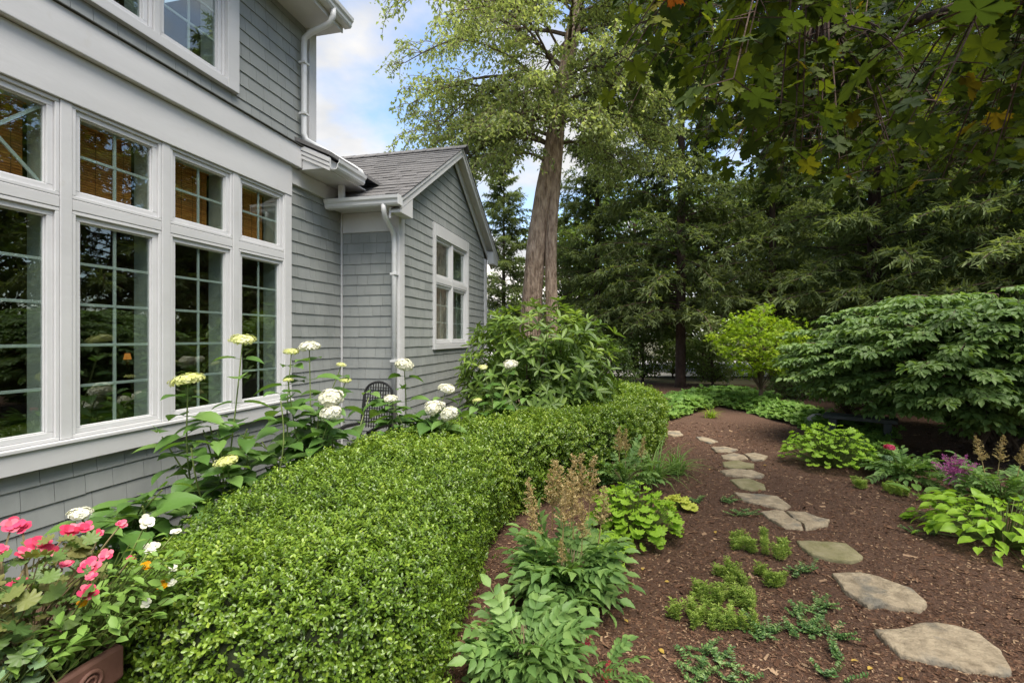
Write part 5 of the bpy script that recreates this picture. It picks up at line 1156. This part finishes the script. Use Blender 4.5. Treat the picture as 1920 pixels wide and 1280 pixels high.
bouquet('begonia', (pcx-.03, pcy+.30, PT), 'bright pink begonia with reddish stems in the trough planter', 'flower', [(22,985,1.6,1.1),(42,990,1.62,1),(128,995,1.68,1.1),(158,990,1.7,1),(72,1020,1.55,1.25),(92,1032,1.55,.9),(168,1060,1.55,1.1),(170,1080,1.52,.6),(162,1112,1.45,1.0),(34,1096,1.42,.9),(198,1040,1.6,.8),(45,1036,1.5,.8),(2,1032,1.5,.8),(124,1058,1.5,.7),(228,982,1.75,.7),(245,1048,1.6,.5),(185,1000,1.7,.6)], BEG, 230, BLEAF, .058, ((-1.80,1.06,.79),.22,.26,.19), .029, 'stem_brown')
bouquet('pansy', (pcx+.06, pcy+.38, PT), 'yellow pansies with thin stems at the hedge end of the planter', 'flower', [(275,1062,1.62,1.1),(303,1098,1.6,1.0),(155,1130,1.45,.7),(28,1130,1.4,.6)], PAN, 170, [SLEAF], .042, ((-1.58,1.20,.72),.13,.16,.14), .022)
bouquet('white_flower_plant', (pcx+.02, pcy+.42, PT), 'loose white flowers trailing from the planter over the hedge', 'flower', [(275,978,1.75,1.2),(330,997,1.75,.9),(284,1027,1.7,1.1),(324,1065,1.65,.7),(275,1130,1.55,.7),(322,1092,1.62,.6)], WHT, 130, [SLEAF], .040, ((-1.56,1.30,.78),.13,.14,.16), .024)
iv = bouquet('ivy_plant', (pcx+.13, pcy-.02, PT), 'variegated pale ivy spilling over the planter rim', 'ivy', [], WHT, 26, [ILEAF], .05, ((-1.63,.93,.67),.06,.16,.05), .03)
bouquet('foliage_plant', (pcx+.08, pcy+.20, PT), 'yellow green trailing leaves between the ivy and the pansies', 'plant', [], WHT, 60, [SLEAF], .045, ((-1.63,1.10,.70),.09,.14,.07), .03)

# ------------------------------------------------------------------ maple whose canopy hangs over the path
def maple():
    base = Vector((4.7, -.3, 0)); root = empty('maple_tree', base, 'dark leaved maple whose large lobed leaves hang over the path', 'tree')
    tk = MB(); trunk = spline([base, base+Vector((0,.05,1.5)), base+Vector((-.05,.1,3.2)), base+Vector((.1,.1,6))], 14); tk.tube(trunk, [.24-.012*i for i in range(14)], 14, rough=.1); tk.build('trunk', M['bark_dark'], root, smooth=True)
    tw = MB(); LV = []
    def branchlet(p, tip, n):
        pts = spline([p, p.lerp(tip,.5)+Vector((0,0,.10)), tip], 9); tw.tube(pts, [.0052-.0004*i for i in range(9)], 4)
        az = random.uniform(0,6.28)
        for k in range(n):
            t = .25+.75*(k/(n-1)); f = t*8; i = min(7, int(f)); q = pts[i].lerp(pts[i+1], f-i); az += 1.57
            for s in (0,1):
                a = az+s*math.pi+random.gauss(0,.35); o = Vector((math.cos(a), math.sin(a), random.uniform(-.5,.15))); pe = random.uniform(.05,.10); e = q+o.normalized()*pe; tw.tube([q, e], .0018, 3)
                ax = Vector((o.x*.8, o.y*.8, random.uniform(-1.3,-.25))); nn = Vector((o.x*.5+random.gauss(0,.35), o.y*.5+random.gauss(0,.35), .9)); LV.append((e, ax, nn, random.uniform(.050,.095)*(1.25 if depth_of(e) < 1.25 else 1)))
    tips = []
    # tips of the hanging branchlets: sideways offset, distance ahead, height
    for k in range(470):
        d = 1.6+3.9*random.random()**.75; u = random.uniform(.24, 1.25) if random.random() < .9 else random.uniform(1.2,1.9); x = u*d
        e = (u-.24)/.30; low = .62-.30*min(1, max(0, e))**.7+(.10*max(0, u-.85))+random.gauss(0,.03); z = CAM_Z+d*(low+abs(random.gauss(0,.16))); tips.append((x, d, z))
    for x, d, z in ((.80,1.0,2.22),(1.15,1.3,2.24),(.60,1.3,2.30),(.75,1.6,2.42),(.38,1.7,2.60),(.45,2.1,2.72),(1.0,1.7,2.26),(1.5,2.2,2.42),(1.3,2.6,2.66),(1.9,2.4,2.48),(.9,2.2,2.55),(.70,2.9,2.95)): tips.append((x, d, z))
    hubs = [view(1.6,1.2,3.0), view(1.0,1.6,3.2), view(1.7,2.6,3.4), view(2.8,2.2,3.2), view(2.6,3.6,3.8), view(3.8,3.2,3.6), view(1.2,3.0,3.7), view(3.0,1.2,3.0)]
    for h in hubs:
        s = trunk[random.randrange(6,10)]; pts = spline([s, s.lerp(h,.5)+Vector((0,0,.35)), h], 10); MB().tube(pts, [.06-.0042*i for i in range(10)], 7).build('limb', M['bark_dark'], root, smooth=True)
    for x, d, z in tips:
        t = view(x, d, z); h = min(hubs, key=lambda q: (q-t).length); st = h.lerp(t, .25); tw.tube(spline([h, h.lerp(st,.5)+Vector((0,0,.05)), st], 4), [.009,.008,.007,.006], 4); branchlet(st, t, random.randrange(5,9))
    # upper canopy, mostly above the picture, that shades the path
    for k in range(60):
        t = view(random.uniform(2.0,5.8), random.uniform(-.5,5.0), random.uniform(3.6,5.0)); h = min(hubs, key=lambda q: (q-t).length); branchlet(h.lerp(t,.4), t, 7)
    tag(tw.build('twigs', M['bark_dark'], root), kind='stuff')
    LM = [single_leaf('leaf', M['maple'], T_MAPLE, .98, 0, var=v) for v in (.1,.3,.45,.55,.65,.75,.84,.93)]
    def rank(e): d = depth_of(e[0]); x = e[0].x*CA+e[0].y*SA; return e[3]/d if d > .3 and abs(x/d) < 1.1 and (e[0].z-CAM_Z)/d < .74 else 0
    LV.sort(key=rank, reverse=True)
    def shade_var(e):                                      # leaf kinds: new bronze leaves sit at the branch tips of the outer edge
        u = (e[0].x*CA+e[0].y*SA)/max(.2, depth_of(e[0])); return u
    for e, ax, nn, L in LV[:300]:
        u = (e.x*CA+e.y*SA)/depth_of(e); w = [3,3,3,3,3,2,1.2,1] if u < .36 else [5,5,5,4,3,1.2,.15,.05]
        link('leaf', random.choices(LM, w)[0], root, frame(e, ax, nn, L))
    r = LV[300:]; L = np.array([z[3] for z in r]); V = np.array([random.choices((.1,.3,.45,.6,.75,.9), (5,5,5,3,1,.15))[0]+random.gauss(0,.04) for z in r])
    tag(link('foliage', leaf_mesh('foliage', M['maple'], np.array([tuple(z[0]) for z in r]), np.array([tuple(z[1]) for z in r]), np.array([tuple(z[2]) for z in r]), L, L*.98, T_MAPLE, np.clip(V,0,1)), root), kind='stuff')
maple()
